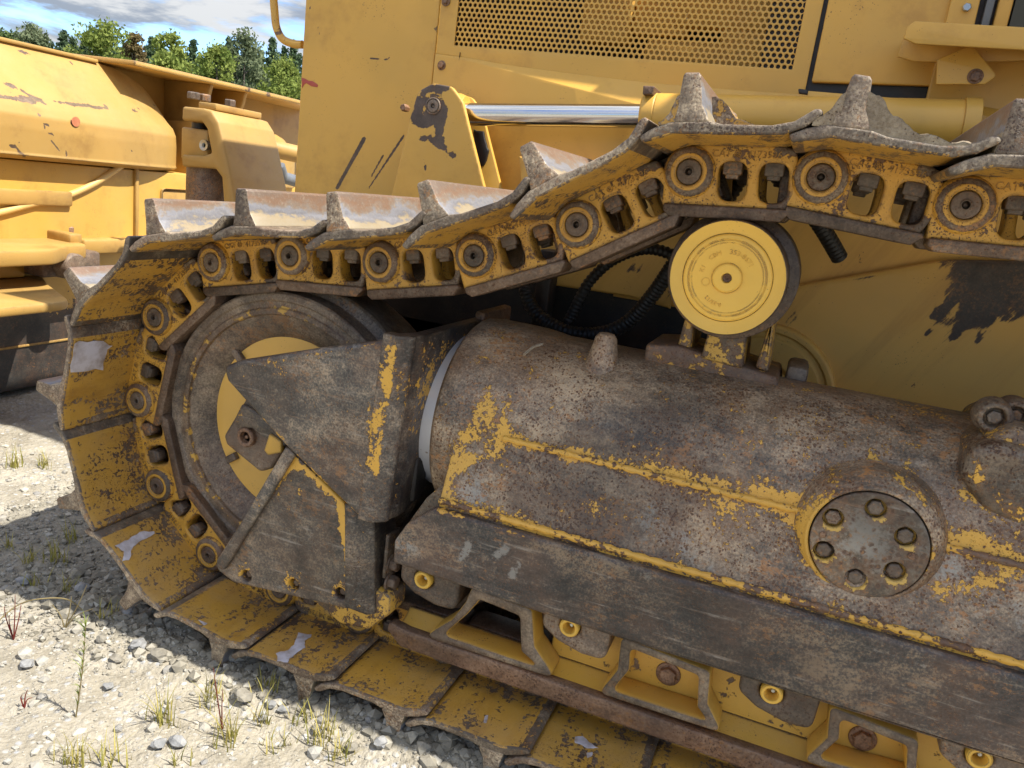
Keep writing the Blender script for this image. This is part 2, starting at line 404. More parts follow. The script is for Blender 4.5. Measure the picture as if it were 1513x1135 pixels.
M_gyel = worn('guard_yellow', (.66, .37, .05), GREYB, base=.24, s1=16, a1=1.05, s2=90, a2=.5, edge=.5, edge_r=.008, rust=.5, dust=.2, pit=.3, stain=.3)
M_dark = worn('grease_shade_black', Y2, [(.008, .008, .009), (.014, .013, .013), (.022, .02, .018)], base=-1.2, rust=.05, edge=0, dust=.03, pit=.3, rough_m=.5)  # near-black for grease and, in slots and behind the track, for shade
M_mud = worn('dried_mud', Y2, [(.30, .25, .18), (.42, .36, .27), (.52, .46, .36)], base=-1.5, rust=.35, edge=0, dust=.2, metal_s=60, pit=1.0, bump=.004, rough_m=.9)

def simple(name, c0, c1, scale=20, rough=.5, metal=0.0, bump=0, spec=.5, detail=6):
    m, t = newmat(name); tcn = t.n('ShaderNodeTexCoord')
    oi = t.n('ShaderNodeObjectInfo'); off = t.m('MULTIPLY', oi.outputs['Random'], 17.0)
    P = t.n('ShaderNodeVectorMath', {0: tcn.outputs['Object'], 1: t.n('ShaderNodeCombineXYZ', {0: off, 1: off}).outputs[0]}, operation='ADD').outputs[0]
    nz = t.noise(P, scale, detail, .62)
    col = t.cr(nz, [(.32, c0), (.60 if name == 'paper' else .68, c1)])
    return finish(m, t, col, rough, nz if bump else None, bump or .001, metal, spec)
M_rubber = simple('black_rubber', (.012, .012, .012), (.026, .025, .024), 30, .5)
M_glass = simple('dark_window', (.012, .016, .016), (.02, .026, .026), 6, .12)
M_trim = simple('grey_trim', (.10, .11, .12), (.17, .18, .19), 12, .4)
M_paper = simple('paper', (.30, .24, .20), (.56, .53, .56), 24, .7)
M_void = simple('hood_shade_block', (.010, .009, .008), (.03, .025, .018), 9, .7)
M_bark = simple('bark', (.05, .04, .03), (.12, .10, .08), 12, .9, bump=.01)
M_stone = simple('stone', (.15, .15, .145), (.31, .305, .29), 45, .85, bump=.004)
M_clod = simple('clod', (.15, .135, .105), (.27, .245, .195), 60, .95, bump=.004)
M_zinc = simple('zinc_bolt', (.32, .34, .34), (.5, .52, .5), 60, .35, .8)
# chrome
m_, t_ = newmat('chrome'); tc_ = t_.n('ShaderNodeTexCoord')
nz_ = t_.noise(t_.n('ShaderNodeMapping', {'Vector': tc_.outputs['Object'], 'Scale': (.6, 8, 8)}).outputs[0], 14, 5)
M_chrome = finish(m_, t_, t_.mix(nz_, (.52, .52, .53), (.68, .68, .68)), t_.ramp(nz_, .3, .8, .09, .24), None, metal=1.0)
m_, t_ = newmat('ring_steel'); tc_ = t_.n('ShaderNodeTexCoord')
nz_ = t_.noise(tc_.outputs['Object'], 40, 5)
M_ring = finish(m_, t_, t_.mix(t_.ramp(nz_, .68, .76), (.74, .74, .75), (.3, .24, .18)), .34, None, metal=.35)
# grouser faces: rust at the tip, polished bluish steel, pale soil at the root (all scraped by the ground)
m_, t_ = newmat('grouser_steel'); tc_ = t_.n('ShaderNodeTexCoord'); oi_ = t_.n('ShaderNodeObjectInfo')
of_ = t_.m('MULTIPLY', oi_.outputs['Random'], 23.0)
P_ = t_.n('ShaderNodeVectorMath', {0: tc_.outputs['Object'], 1: t_.n('ShaderNodeCombineXYZ', {0: of_, 1: of_, 2: 0.0}).outputs[0]}, operation='ADD').outputs[0]
nn_ = t_.noise(t_.n('ShaderNodeMapping', {'Vector': P_, 'Scale': (1, .6, 1.5)}).outputs[0], 9, 8, .68); fine_ = t_.noise(P_, 130, 4, .65)
zl_ = t_.n('ShaderNodeSeparateXYZ', {0: tc_.outputs['Object']}).outputs[2]
h_ = t_.m('ADD', zl_, t_.m('ADD', t_.m('MULTIPLY', t_.m('SUBTRACT', nn_, .5), .17), t_.m('MULTIPLY', t_.m('SUBTRACT', fine_, .5), .016)))
hh_ = t_.ramp(h_, .06, .14, smooth=False)
cc_ = t_.cr(hh_, [(0.0, (.30, .25, .17)), (.18, (.29, .23, .14)), (.28, (.155, .15, .155)), (.48, (.20, .20, .215)), (.60, (.19, .15, .115)), (.78, (.185, .11, .068)), (1.0, (.16, .115, .085))])
cc_ = t_.mix(t_.m('MULTIPLY', t_.ramp(fine_, .5, .75), .4), cc_, (.33, .29, .22))
M_grouser = finish(m_, t_, cc_, .5, fine_, .001, .15)
# leaves / grass
def leafmat(name, c0, c1, trans=.35):
    m, t = newmat(name); oi = t.n('ShaderNodeObjectInfo'); at_ = t.n('ShaderNodeAttribute', attribute_name='tone').outputs['Fac']
    col = t.mix(at_, c0, c1)
    d = t.n('ShaderNodeBsdfDiffuse', {'Color': col}); tr = t.n('ShaderNodeBsdfTranslucent', {'Color': col})
    mx = t.n('ShaderNodeMixShader', {0: trans, 1: d.outputs[0], 2: tr.outputs[0]})
    t.t.links.new(mx.outputs[0], t.n('ShaderNodeOutputMaterial').inputs[0]); return m
M_leafA = leafmat('leaves_green', (.065, .105, .038), (.17, .215, .075))
M_leafB = leafmat('leaves_yellowgreen', (.14, .19, .045), (.30, .34, .09))
M_leafC = leafmat('leaves_grey', (.11, .14, .075), (.22, .25, .14))
M_pine = leafmat('needles', (.065, .105, .055), (.14, .19, .10), .3)
M_autumn = leafmat('leaves_brown', (.15, .11, .05), (.26, .20, .09))
M_grass = leafmat('grass_blades', (.22, .22, .05), (.50, .42, .14))
M_dry = leafmat('dry_stems', (.30, .24, .12), (.45, .38, .2))
M_red = leafmat('red_stems', (.22, .05, .04), (.36, .12, .08))

# ground: pale compacted gravel
m_, t_ = newmat('gravel_ground'); geo_ = t_.n('ShaderNodeNewGeometry'); P_ = geo_.outputs['Position']
big = t_.noise(P_, 1.7, 6, .6); mid = t_.noise(P_, 9, 8, .65); fin_ = t_.noise(P_, 90, 6, .7)
vo = t_.n('ShaderNodeTexVoronoi', {'Vector': P_, 'Scale': 55.0, 'Randomness': 1.0}); vo2 = t_.n('ShaderNodeTexVoronoi', {'Vector': P_, 'Scale': 140.0})
cg = t_.cr(mid, [(.28, (.21, .185, .138)), (.5, (.325, .29, .222)), (.72, (.42, .38, .30))])
cg = t_.mix(t_.m('MULTIPLY', t_.ramp(vo.outputs[0], .42, .2), t_.ramp(t_.n('ShaderNodeSeparateColor', {0: vo.outputs[1]}).outputs[0], .45, .6)), cg, t_.cr(t_.n('ShaderNodeSeparateColor', {0: vo.outputs[1]}).outputs[1], [(0.0, (.26, .27, .28)), (.4, (.44, .41, .35)), (.7, (.34, .35, .36)), (1.0, (.60, .57, .50))]))
cg = t_.mix(t_.m('MULTIPLY', t_.ramp(fin_, .45, .8), .5), cg, (.52, .48, .40))
cg = t_.mix(t_.m('MULTIPLY', t_.ramp(big, .5, .72), .35), cg, (.24, .215, .165))
far_ = t_.n('ShaderNodeSeparateXYZ', {0: P_}); d2 = t_.m('ADD', t_.m('MULTIPLY', far_.outputs[0], far_.outputs[0]), t_.m('MULTIPLY', far_.outputs[1], far_.outputs[1]))
cg = t_.mix(t_.ramp(d2, 600, 2200), cg, (.10, .12, .04))
cg_soil = t_.cr(t_.noise(P_, 26, 8, .7), [(.3, (.15, .137, .105)), (.55, (.27, .245, .19)), (.75, (.38, .345, .275))])
zone = t_.m('ADD', t_.ramp(t_.m('ABSOLUTE', t_.m('SUBTRACT', far_.outputs[1], 1.55)), .42, .25), t_.m('MULTIPLY', t_.m('SUBTRACT', mid, .5), 1.2))
zx = t_.m('MULTIPLY', t_.ramp(far_.outputs[0], -2.15, -1.95), t_.ramp(far_.outputs[0], 2.5, 2.0))
cg = t_.mix(t_.m('MULTIPLY', t_.ramp(t_.m('MULTIPLY', zone, zx), .35, .65), .9), cg, cg_soil)
hg = t_.m('ADD', t_.m('MULTIPLY', vo.outputs[0], -.8), t_.m('ADD', t_.m('MULTIPLY', fin_, .8), t_.m('MULTIPLY', vo2.outputs[0], -.4)))
M_ground = finish(m_, t_, cg, .95, hg, .006, spec=.2)

# ================================================================== SETTING
def axis_lines(lo, hi, step, far, g=1.35):
    a = [lo + i * step for i in range(int((hi - lo) / step) + 1)]; s = step; x = a[-1]; up = []
    while x < far: s *= g; x += s; up.append(x)
    s = step; x = lo; dn = []
    while x > -far: s *= g; x -= s; dn.append(x)
    return dn[::-1] + a + up
gx = axis_lines(-2.9, .15, .0125, 900); gy = axis_lines(.62, 2.2, .0125, 900)
def ground_z(x, y):
    near = max(0, 1 - max(0, -3.4 - x, x - .8, .3 - y, y - 3.2) / .8)
    z = .012 * mnoise.noise((x * 1.3, y * 1.3, 0)) 
    if near > 0:
        p = (x * 7, y * 7, 3.1)
        z += near * (.010 * mnoise.noise(p) + .006 * mnoise.noise((x * 23, y * 23, 1)) + .0035 * mnoise.noise((x * 60, y * 60, 5)))
        # soil heaped and churned along the foot of the track
        if -2.0 < x < .6 and .9 < y < 2.0:
            e = max(0, 1 - abs(y - 1.40) / .27) * min(1, max(0, (x + 1.60) / .35))
            z += e * (.040 + .034 * abs(mnoise.noise((x * 14, y * 14, 9))) + .016 * mnoise.noise((x * 34, y * 34, 4)))
    return z
vs = [(x, y, ground_z(x, y)) for y in gy for x in gx]; nx = len(gx)
fs = [(j * nx + i, j * nx + i + 1, (j + 1) * nx + i + 1, (j + 1) * nx + i) for j in range(len(gy) - 1) for i in range(nx - 1)]
gme = pyd(vs, fs, recalc=False)
for p in gme.polygons: p.use_smooth = True
ground = link('ground', gme, M_ground, keep=True, kind='structure')

# trees beyond the yard
def crown_mesh(h, wid, kind, seed):
    R = random.Random(seed); vs, fs, tone = [], [], []
    def leaf(c, s, tn):
        a = Vector((R.gauss(0, 1), R.gauss(0, 1), R.gauss(0, .7))).normalized(); b = a.orthogonal().normalized(); b.rotate(Matrix.Rotation(R.random() * 6.28, 3, a)); d = a.cross(b)
        k = len(vs); vs.extend([c + b * s, c + d * s * .55, c - b * s, c - d * s * .55]); fs.append((k, k + 1, k + 2, k + 3)); tone.append(tn)
    if kind == 'pine':
        for L in range(17):
            f = L / 16; z = h * (.16 + .84 * f); rr = wid * .5 * (1 - f) ** .8 + .12
            for k in range(int(14 + 22 * (1 - f))):
                a = R.random() * 6.28; q = rr * (.45 + .6 * R.random())
                tn = min(1, max(0, .3 + .4 * R.random()))
                for j in range(12):
                    u = R.random(); leaf(Vector((cos(a) * q * u + R.gauss(0, .13), sin(a) * q * u + R.gauss(0, .13), z + .28 * u + R.gauss(0, .14))), R.uniform(.12, .27), tn)
    else:
        lumps = []
        for k in range(64):
            a = R.random() * 6.28; f = R.random() ** .8; z = h * (.14 + .84 * f)
            env = (sin(pi * min(1, max(.04, (f * .86 + .12)))) ** .7) * wid * .5
            q = env * R.uniform(.35, 1.0); lumps.append((Vector((cos(a) * q, sin(a) * q, z)), wid * R.uniform(.09, .19), R.uniform(.1, .9)))
        lumps.append((Vector((0, 0, h * .96)), wid * .1, .6))
        for c, r, tn in lumps:
            for j in range(85):
                d = Vector((R.gauss(0, 1), R.gauss(0, 1), R.gauss(0, .85))).normalized() * r * R.uniform(.4, 1.12)
                leaf(c + d, R.uniform(.11, .24), min(1, max(0, tn + R.uniform(-.25, .25))))
    me = pyd(vs, fs, recalc=False)
    a = me.attributes.new('tone', 'FLOAT', 'FACE'); a.data.foreach_set('value', tone); return me
def tree(px, pytop, D, wid, kind, mat, label, group, seed):
    d = ray(px, 150); d = Vector((d.x, d.y, 0)).normalized(); c = d * D
    r = ray(px, pytop); h = CAMZ + r.z / hypot(r.x, r.y) * D
    t = thing('pine_tree' if kind == 'pine' else 'broadleaf_tree', label, 'tree', (c.x, c.y, 0), group)
    tm = tube([(c.x, c.y, -.1), (c.x + .1, c.y, h * .3), (c.x, c.y + .1, h * .62), (c.x, c.y, h * .93)], .2, 7, rf=lambda i: [.26, .19, .12, .03][i])
    for k in range(5):
        a = random.random() * 6.28; z0 = h * (.3 + .1 * k); L = wid * .32
        tm = join([tm, tube([(c.x, c.y, z0), (c.x + cos(a) * L * .5, c.y + sin(a) * L * .5, z0 + h * .05), (c.x + cos(a) * L, c.y + sin(a) * L, z0 + h * .12)], .06, 5, rf=lambda i: [.09, .06, .02][i])])
    link('trunk', tm, M_bark, t, origin=(c.x, c.y, 0))
    o = link('crown', crown_mesh(h, wid, kind, seed), mat, t, keep=True); o.rotation_euler = (0, 0, seed)
TG = 'trees along the far edge of the yard'
tree(50, 38, 95, 5.0, 'leaf', M_leafC, 'small dark round tree at the far left end of the treeline', TG, 1)
tree(15, 50, 98, 5.0, 'leaf', M_leafA, 'low dark tree cut off by the left picture edge', TG, 21)
tree(95, 54, 100, 4.5, 'pine', M_pine, 'dark low conifer between the two leftmost round trees', TG, 2)
tree(155, 36, 88, 6.6, 'leaf', M_leafB, 'tall open feathery green tree rising above the left part of the treeline', TG, 3)
tree(125, 66, 100, 5.0, 'pine', M_pine, 'dark conifer showing left of the feathery tree', TG, 4)
tree(198, 50, 96, 3.4, 'leaf', M_autumn, 'thin reddish brown tree right of the feathery tree', TG, 5)
tree(223, 62, 100, 5.0, 'pine', M_pine, 'dark conifer right of the reddish tree', TG, 6)
tree(250, 50, 84, 4.4, 'leaf', M_leafB, 'narrow yellowish tree in the middle of the treeline', TG, 7)
tree(247, 82, 76, 4.4, 'leaf', M_leafB, 'bright green bush in front of the yellowish tree', TG, 8)
tree(283, 66, 100, 5.0, 'pine', M_pine, 'dark conifer behind the pale crown', TG, 9)
tree(318, 68, 82, 5.2, 'leaf', M_leafB, 'light green broad crown tree above the blade flange', TG, 10)
tree(358, 52, 86, 6.0, 'leaf', M_leafC, 'tall grey green round tree near the bulldozer hood', TG, 11)
tree(335, 62, 102, 5.0, 'pine', M_pine, 'dark conifer left of the grey green tree', TG, 12)
tree(398, 62, 98, 5.5, 'pine', M_pine, 'dark conifer right of the grey green tree', TG, 13)
tree(430, 66, 99, 5.5, 'pine', M_pine, 'dark conifer against the edge of the hood', TG, 14)
tree(420, 92, 74, 5.0, 'leaf', M_leafB, 'bright yellow green bushy tree beside the edge of the hood', TG, 15)
tree(460, 60, 99, 6, 'pine', M_pine, 'dark conifer mostly hidden behind the hood', TG, 16)
tree(-40, 50, 96, 6, 'leaf', M_leafA, 'dark tree beyond the left picture edge', TG, 17)
# the wood behind them
wv, wf, wt = [], [], []
Rw = random.Random(5)
for k in range(64):
    px = -200 + k * 11; D = Rw.uniform(103, 118); d = ray(px, 150); d = Vector((d.x, d.y, 0)).normalized() * D
    r = ray(px, 62 + .05 * max(0, px) + Rw.uniform(-8, 14)); h = CAMZ + r.z / hypot(r.x, r.y) * D
    cm = crown_mesh(h, Rw.uniform(5, 7), 'pine', 100 + k); b = len(wv)
    wv += [v.co + d for v in cm.vertices]; wf += [tuple(i + b for i in p.vertices) for p in cm.polygons]; wt += [Rw.random() * .6] * len(cm.polygons)
wm = pyd(wv, wf, recalc=False); a_ = wm.attributes.new('tone', 'FLOAT', 'FACE'); a_.data.foreach_set('value', wt)
wood = link('wood', wm, M_pine, keep=True, kind='stuff'); tag(wood, 'dark pine wood closing the far side of the yard', 'wood')

# ================================================================== BULLDOZER
DZ = thing('bulldozer', 'worn yellow crawler bulldozer with rusty track and blade, seen close from its side', 'bulldozer', (-.2, 2.5, 0))
YL = 1.405; HY = 2.03

# ------------------------------------------------------------ track chain
pinpx = [(1427, 303), (1213, 262), (1018, 254), (852, 332), (700, 378), (560, 388), (428, 378), (312, 388), (228, 469), (203, 592), (232, 718), (308, 820)]
PINS = [(1.49, 1.33), (1.28, 1.29), (1.07, 1.25), (.853, 1.225), (.637, 1.205), (.420, 1.192)] + [xz(x, y, YL) for x, y in pinpx] + [(-1.005 + .216 * k, .134) for k in range(12)]
# shoe: one rolled profile, plate with overlapping lips
shoe_prof = [(-.058, .039), (-.036, .052), (-.010, .062), (.05, .064), (.07, .060), (.14, .060), (.170, .066), (.196, .083), (.204, .0835), (.209, .077), (.186, .058), (.157, .047), (.10, .045), (.0, .045), (-.022, .038), (-.050, .030)]
shoe_me = cutgrid(plate(rnd(shoe_prof, .006, 3), -.17, .44, bev=.0035), .02, 'xy')
def shoe_y(c, n):
    if n.z < -.3 and c.z < .066:
        v = .20
        if c.x < -.030: v -= .30
        if c.x > .163: v -= .75
        if c.y < -.160: v -= .30
        if -.02 < c.y < .32: v -= .12
        return v
    return -1.4
paintf(shoe_me, shoe_y)
paintf(shoe_me, lambda c, n: .5 if n.z < -.3 else 0.0, 'g')
gr_prof = [(-.006, .060), (-.001, .085), (.003, .128), (.006, .1325), (.026, .1325), (.030, .128), (.036, .088), (.050, .062)]
gr_me = cutgrid(plate(rnd(gr_prof, [.004, .01, .003, .003, .003, .003, .014, .004], 3), -.1685, .4385, bev=.003), .05, 'y')
gr_me.materials.append(M_grouser); gr_me.materials.append(M_shoe)
for p in gr_me.polygons: p.material_index = 1 if p.normal.y < -.6 else 0
paintf(gr_me, lambda c, n: -1.4)
# link plate
arc_ = [(.047 * cos(a), .047 * sin(a)) for a in [radians(d) for d in (112, 130, 148, 166, 184, 200)]]
link_out = [(.168, -.056), (.179, -.030), (.180, .015), (.172, .043), (.150, .048), (.02, .048)] + arc_ + [(-.044, -.056)]
win = lambda x0, x1, z0, z1: rnd([(x0, z1), (x0 + .004, z0), (x1 + .002, z0), (x1, z1)], .021, 5)
link_me = plate(link_out, .010, .052, [win(.047, .097, -.045, .021), win(.115, .165, -.045, .021), circ(0, 0, .030, 20)], bev=.004, res=2)
tail_me = plate([(.150, -.058), (.250, -.058), (.252, .03), (.22, .046), (.15, .046)], .045, .085, [circ(.216, 0, .03, 16)], bev=.003)
lk_me = cutgrid(join([link_me, tail_me]), .012)
def link_y(co):
    x, y, z = co; v = 0
    if x > .138 and z < -.022: v -= 1.3 * min(1, (x - .138) / .018 + .2) * min(1, (-.022 - z) / .018)
    if y > .044 and x > .15: v -= .6
    if z > .030 and .045 < x < .15: v -= .10
    if z > .036 and x > .145: v -= .8
    if x < .055 and z < -.02 and x > .02: v -= .1
    return v
paint(lk_me, link_y)
rail_me = plate(rnd([(-.040, -.054), (.172, -.054), (.176, -.060), (.160, -.0755), (-.030, -.0755), (-.040, -.066)], .003, 2), .004, .072, bev=.003)
boss_me = lathe([(.02, .045), (.008, .0445), (.003, .042), (-.001, .0385), (-.002, .036), (-.002, .0330), (-.0035, .031), (-.0035, .0245), (-.001, .0225), (.012, .022)], (0, 0, 0), n=40, cap0=False, cap1=False)
paint(boss_me, lambda co: (-.75 - .5 * max(0, co.x / .04) if .0325 < hypot(co.x, co.z) < .0405 else (.22 if hypot(co.x, co.z) < .032 else -.1)))
pin_me = join([lathe([(.06, .0215), (-.001, .0215), (-.0030, .0195), (-.0030, .0085), (-.005, .0080), (-.005, .0062), (.014, .0060)], (0, 0, 0), n=32, cap0=False, cap1=True), lathe([(.006, .0030), (.004, .0034), (.005, .001)], (0, 0, 0), n=10, cap0=False)])
def head_me(x):
    a = box(x - .016, x + .016, .014, .046, -.001, .0215, .003)
    b = box(x - .011, x + .011, .018, .042, -.0075, .002, .002)
    c = tube([(x, .03, -.004), (x, .03, .05)], .009, 8)
    return join([a, b])
head1, head2 = head_me(.0715), head_me(.1405)
bush_me = lathe([(.05, .030), (.052, .033), (.218, .033), (.22, .030)], (0, 0, 0), n=24)
txt_me = text_mesh('CAT \u00ae  4173596', .0165, .0011, .0098)
txt_me.transform(Matrix.Translation((.093, 0, .0275)))
LKS = []
def add(name, me, mat, parent, label=None):
    o = bpy.data.objects.new(name, me); COL.objects.link(o); o.parent = parent
    if mat is not None and not me.materials: me.materials.append(mat)
    if label: o['label'] = label
    return o
for i in range(1, len(PINS)):
    (x0, z0), (x1, z1) = PINS[i], PINS[i - 1]
    L = hypot(x1 - x0, z1 - z0); th = -math.atan2(z1 - z0, x1 - x0); loc = Vector((x0, YL, z0)) - WL[DZ]
    def place(o, y=0.0):
        o.location = loc + Vector((0, y, 0)); o.rotation_euler = (0, th, 0); o.scale = (L / .216, 1, 1); return o
    sh = place(add('track_shoe', shoe_me, M_shoe, DZ)); add('grouser', gr_me, None, sh)
    lk = place(add('track_link', lk_me, M_link, DZ))
    add('rail', rail_me, M_rail, lk); add('boss', boss_me, M_link, lk); add('track_pin', pin_me, M_steel, lk)
    add('bolt_head', head1, M_steel, lk); add('bolt_head', head2, M_steel, lk)
    if x0 < .6: add('lettering', txt_me, M_link, lk)
    fk = place(add('track_link', lk_me, M_link, DZ), .27); fk.scale.y = -1
    add('rail', rail_me, M_rail, fk)
    add('bolt_head', head1, M_steel, fk); add('bolt_head', head2, M_steel, fk)
    place(add('bushing', bush_me, M_steel, DZ), .025)
    LKS.append((sh, Vector((x0, z0)), Vector((x1 - x0, z1 - z0)).normalized(), lk))
# stickers peeling from the shoe faces
def on_shoe(idx, pts, name='paper_sticker'):
    sh, o, ax, _ = LKS[idx]; n = Vector((-ax.y, ax.x)); out = []
    for px, py in pts:
        r = ray(px, py); s = (.0447 - ((0 - o.x) * n.x + (CAMZ - o.y) * n.y)) / (r.x * n.x + r.z * n.y)
        P = Vector((r.x * s - o.x, CAMZ + r.z * s - o.y)); out.append((P.x * ax.x + P.y * ax.y, r.y * s - YL))
    cu_ = plate(out, .0438, .0446, bev=.0001, axis='Z')
    add(name, cu_, M_paper, sh)
def ragged(pts, amp=1.6, n=4, seed=1):
    R = random.Random(seed); o = []
    for i, p in enumerate(pts):
        q = pts[(i + 1) % len(pts)]
        for k in range(n): o.append((p[0] + (q[0] - p[0]) * k / n + R.uniform(-amp, amp), p[1] + (q[1] - p[1]) * k / n + R.uniform(-amp, amp)))
    return o
i0 = 5  # index of the link whose boss pin is pinpx[0]
on_shoe(i0 + 9, ragged([(108, 508), (148, 505), (164, 512), (155, 528), (152, 546), (103, 550)], 2, 4, 2))
on_shoe(i0 + 11, ragged([(170, 806), (190, 797), (205, 786), (226, 784), (228, 790), (208, 797), (196, 808), (190, 828), (180, 828), (182, 815)], 1.5, 3, 3))
on_shoe(i0 + 12, ragged([(292, 916), (306, 921), (300, 924)], .6, 2, 4))
on_shoe(i0 + 13, ragged([(440, 934), (462, 938), (450, 948), (452, 956), (438, 966), (424, 978), (410, 976), (408, 967), (428, 960), (436, 950)], 1.5, 3, 5))
on_shoe(i0 + 15, ragged([(716, 1058), (722, 1057), (719, 1068), (714, 1068)], .7, 2, 6))
on_shoe(i0 + 16, ragged([(850, 1090), (862, 1088), (870, 1096), (884, 1106), (872, 1107), (860, 1102), (849, 1098)], 1.3, 3, 7))
on_shoe(i0 + 16, ragged([(867, 1112), (876, 1112), (874, 1118), (868, 1120)], .8, 2, 8))
# dried soil caked in the corner behind two grousers of the upper run
def mud(idx, prof, y0, y1, seed, mat):
    sh = LKS[idx][0]; R = random.Random(seed); secs = []
    ny = int((y1 - y0) / .012)
    for j in range(ny + 1):
        y = y0 + (y1 - y0) * j / ny; f = 1 - .35 * j / ny; s = []
        for k in range(len(prof) - 1):
            for q in range(5):
                t = q / 5; x = prof[k][0] * (1 - t) + prof[k + 1][0] * t; z = prof[k][1] * (1 - t) + prof[k + 1][1] * t
                z = .058 + (z - .058) * f + .007 * mnoise.noise((x * 45 + seed, y * 45, z * 45)) + .004 * mnoise.noise((x * 120, y * 120, seed)); s.append((x, y + .003 * mnoise.noise((x * 60, z * 60, seed)), z))
        s += [(prof[-1][0], y, .057), (prof[0][0], y, .057)]; secs.append(s)
    add('caked_soil', loft(secs, True, True), mat, sh)
mud(i0 + 1, [(.026, .118), (.045, .108), (.07, .085), (.10, .073), (.15, .067), (.185, .070)], -.168, .40, 3, M_mud)
mud(i0 + 1, [(-.03, .060), (-.012, .082), (-.002, .100), (.004, .104)], -.168, .40, 5, M_mud)
mud(i0 + 2, [(.030, .118), (.050, .110), (.075, .085), (.11, .070), (.16, .066), (.185, .070)], -.05, .40, 4, M_shoe)
mud(i0 + 2, [(-.028, .060), (-.012, .078), (-.003, .096), (.004, .098)], -.168, .40, 6, M_shoe)

# ------------------------------------------------------------ idler
IC = (-1.043, 0, .512)
def IY(y): return (IC[0], y, IC[2])
idl = link('idler_wheel', lathe([(1.470, .214), (1.455, .230), (1.440, .262), (1.437, .270), (1.430, .272), (1.430, .284), (1.4335, .287), (1.4335, .300), (1.429, .304), (1.429, .318), (1.433, .3225), (1.474, .3225), (1.480, .343), (1.486, .347), (1.594, .347), (1.600, .343), (1.606, .3225), (1.650, .3225), (1.655, .3), (1.65, .2)], IY(0), n=128, cap0=False, cap1=True), M_idler, DZ)
paint(idl.data, lambda co: (.35 if (.27 < hypot(co.x, co.z - .3225 * 0 - (co.z - co.z)) < .3) else 0))
zc = WL[idl].z
ics = IC[2] - zc
idl.data.attributes['y'].data.foreach_set('value', [(.44 if .268 < hypot(v.co.x + WL[idl].x - IC[0], v.co.z - ics) < .288 else 0.0) for v in idl.data.vertices])
paint(idl.data, lambda co: (.30 if hypot(co.x + WL[idl].x - IC[0], co.z - ics) > .302 else .12 if hypot(co.x + WL[idl].x - IC[0], co.z - ics) < .262 else -.2), 'g')
dsc = cutgrid(plate(circ(IC[0] - .003, IC[2], .217, 80), 1.468, 1.480, [circ(IC[0], IC[2], .05, 24)], bev=.002), .03)
M_disc = worn('idler_disc_paint', (.74, .43, .085), GREYB, base=.55, s1=14, a1=.8, a2=.6, edge=.4, rust=.4, dust=.15, pit=.2, stain=.25)
link('web_disc', dsc, M_disc, idl)
for px, py, w_ in [(355, 527, .024), (346, 675, .024)]:
    p = at(px, py, Y=1.466); d = Vector((p.x - IC[0], 0, p.z - IC[2])).normalized(); t = Vector((-d.z, 0, d.x))
    q = [p + d * a + t * b for a, b in ((-.012, -.009), (.02, -.009), (.02, .009), (-.012, .009))]
    link('rib_lug', plate([(v.x, v.z) for v in q], 1.455, 1.475, bev=.003), M_cast, idl)
hb = link('hub_block', plate(rnd(pxl(1.36, (362, 588), (328, 645), (332, 658), (382, 699), (398, 694), (432, 650), (420, 600)), [.01, .016, .012, .02, .012, .01, .01]), 1.362, 1.455, bev=.010, res=2), M_cast, DZ, label='grey bolted bearing block at the hub of the idler wheel')
c = at(366, 645, Y=1.36)
link('hub_bolt', lathe([(1.365, .0225), (1.352, .0225), (1.349, .020), (1.350, .0135), (1.362, .0115), (1.362, .005), (1.355, .0042), (1.3545, .001)], (c.x, 0, c.z), n=28), M_rusty, hb)
link('hub_clamp', plate(rnd(pxl(1.352, (356, 597), (344, 622), (352, 634), (372, 634), (392, 650), (402, 668), (425, 656), (432, 640)), .008), 1.354, 1.366, bev=.004), M_guard, hb)
c = at(412, 655, Y=1.37)
link('shim', plate(rnd(pxl(1.355, (400, 640), (418, 652), (418, 668), (398, 672), (392, 665)), .004), 1.350, 1.363, bev=.002), M_gyel, hb)
# support arms between the hub and the recoil rod, behind the guards
link('idler_arm', box(-1.12, -.66, 1.37, 1.42, .46, .56, .01), M_dark, DZ)

# ------------------------------------------------------------ idler guards
ga = plate(rnd(pxl(1.27, (330, 542), (352, 533), (470, 515), (586, 500), (549, 770), (535, 768), (425, 662), (336, 563)), [.012, .006, .003, .003, .003, .006, .003, .010]), 1.268, 1.298, bev=.009, res=3)
ga = cutgrid(ga, .012)
A_str = strokes([(pxl(1.27, (583, 520), (575, 560)), .012, .55), (pxl(1.27, (578, 560), (558, 690)), .011, .55), (pxl(1.27, (548, 590), (552, 680)), .014, .52), (pxl(1.27, (556, 690), (536, 766)), .009, .72), (pxl(1.27, (370, 600), (535, 768)), .004, .5), (pxl(1.27, (560, 540), (570, 575)), .012, .45), (pxl(1.27, (345, 545), (590, 503)), .004, .35)])
paint(ga, A_str)
A_gry = strokes([(pxl(1.27, (460, 530), (540, 515)), .02, .3), (pxl(1.27, (345, 545), (345, 545)), .03, .2), (pxl(1.27, (440, 630), (520, 690)), .02, .22)])
paint(ga, A_gry, 'g')
gA = link('idler_guard', ga, M_guard, DZ, label='slate grey triangular upper guard plate over the idler hub')
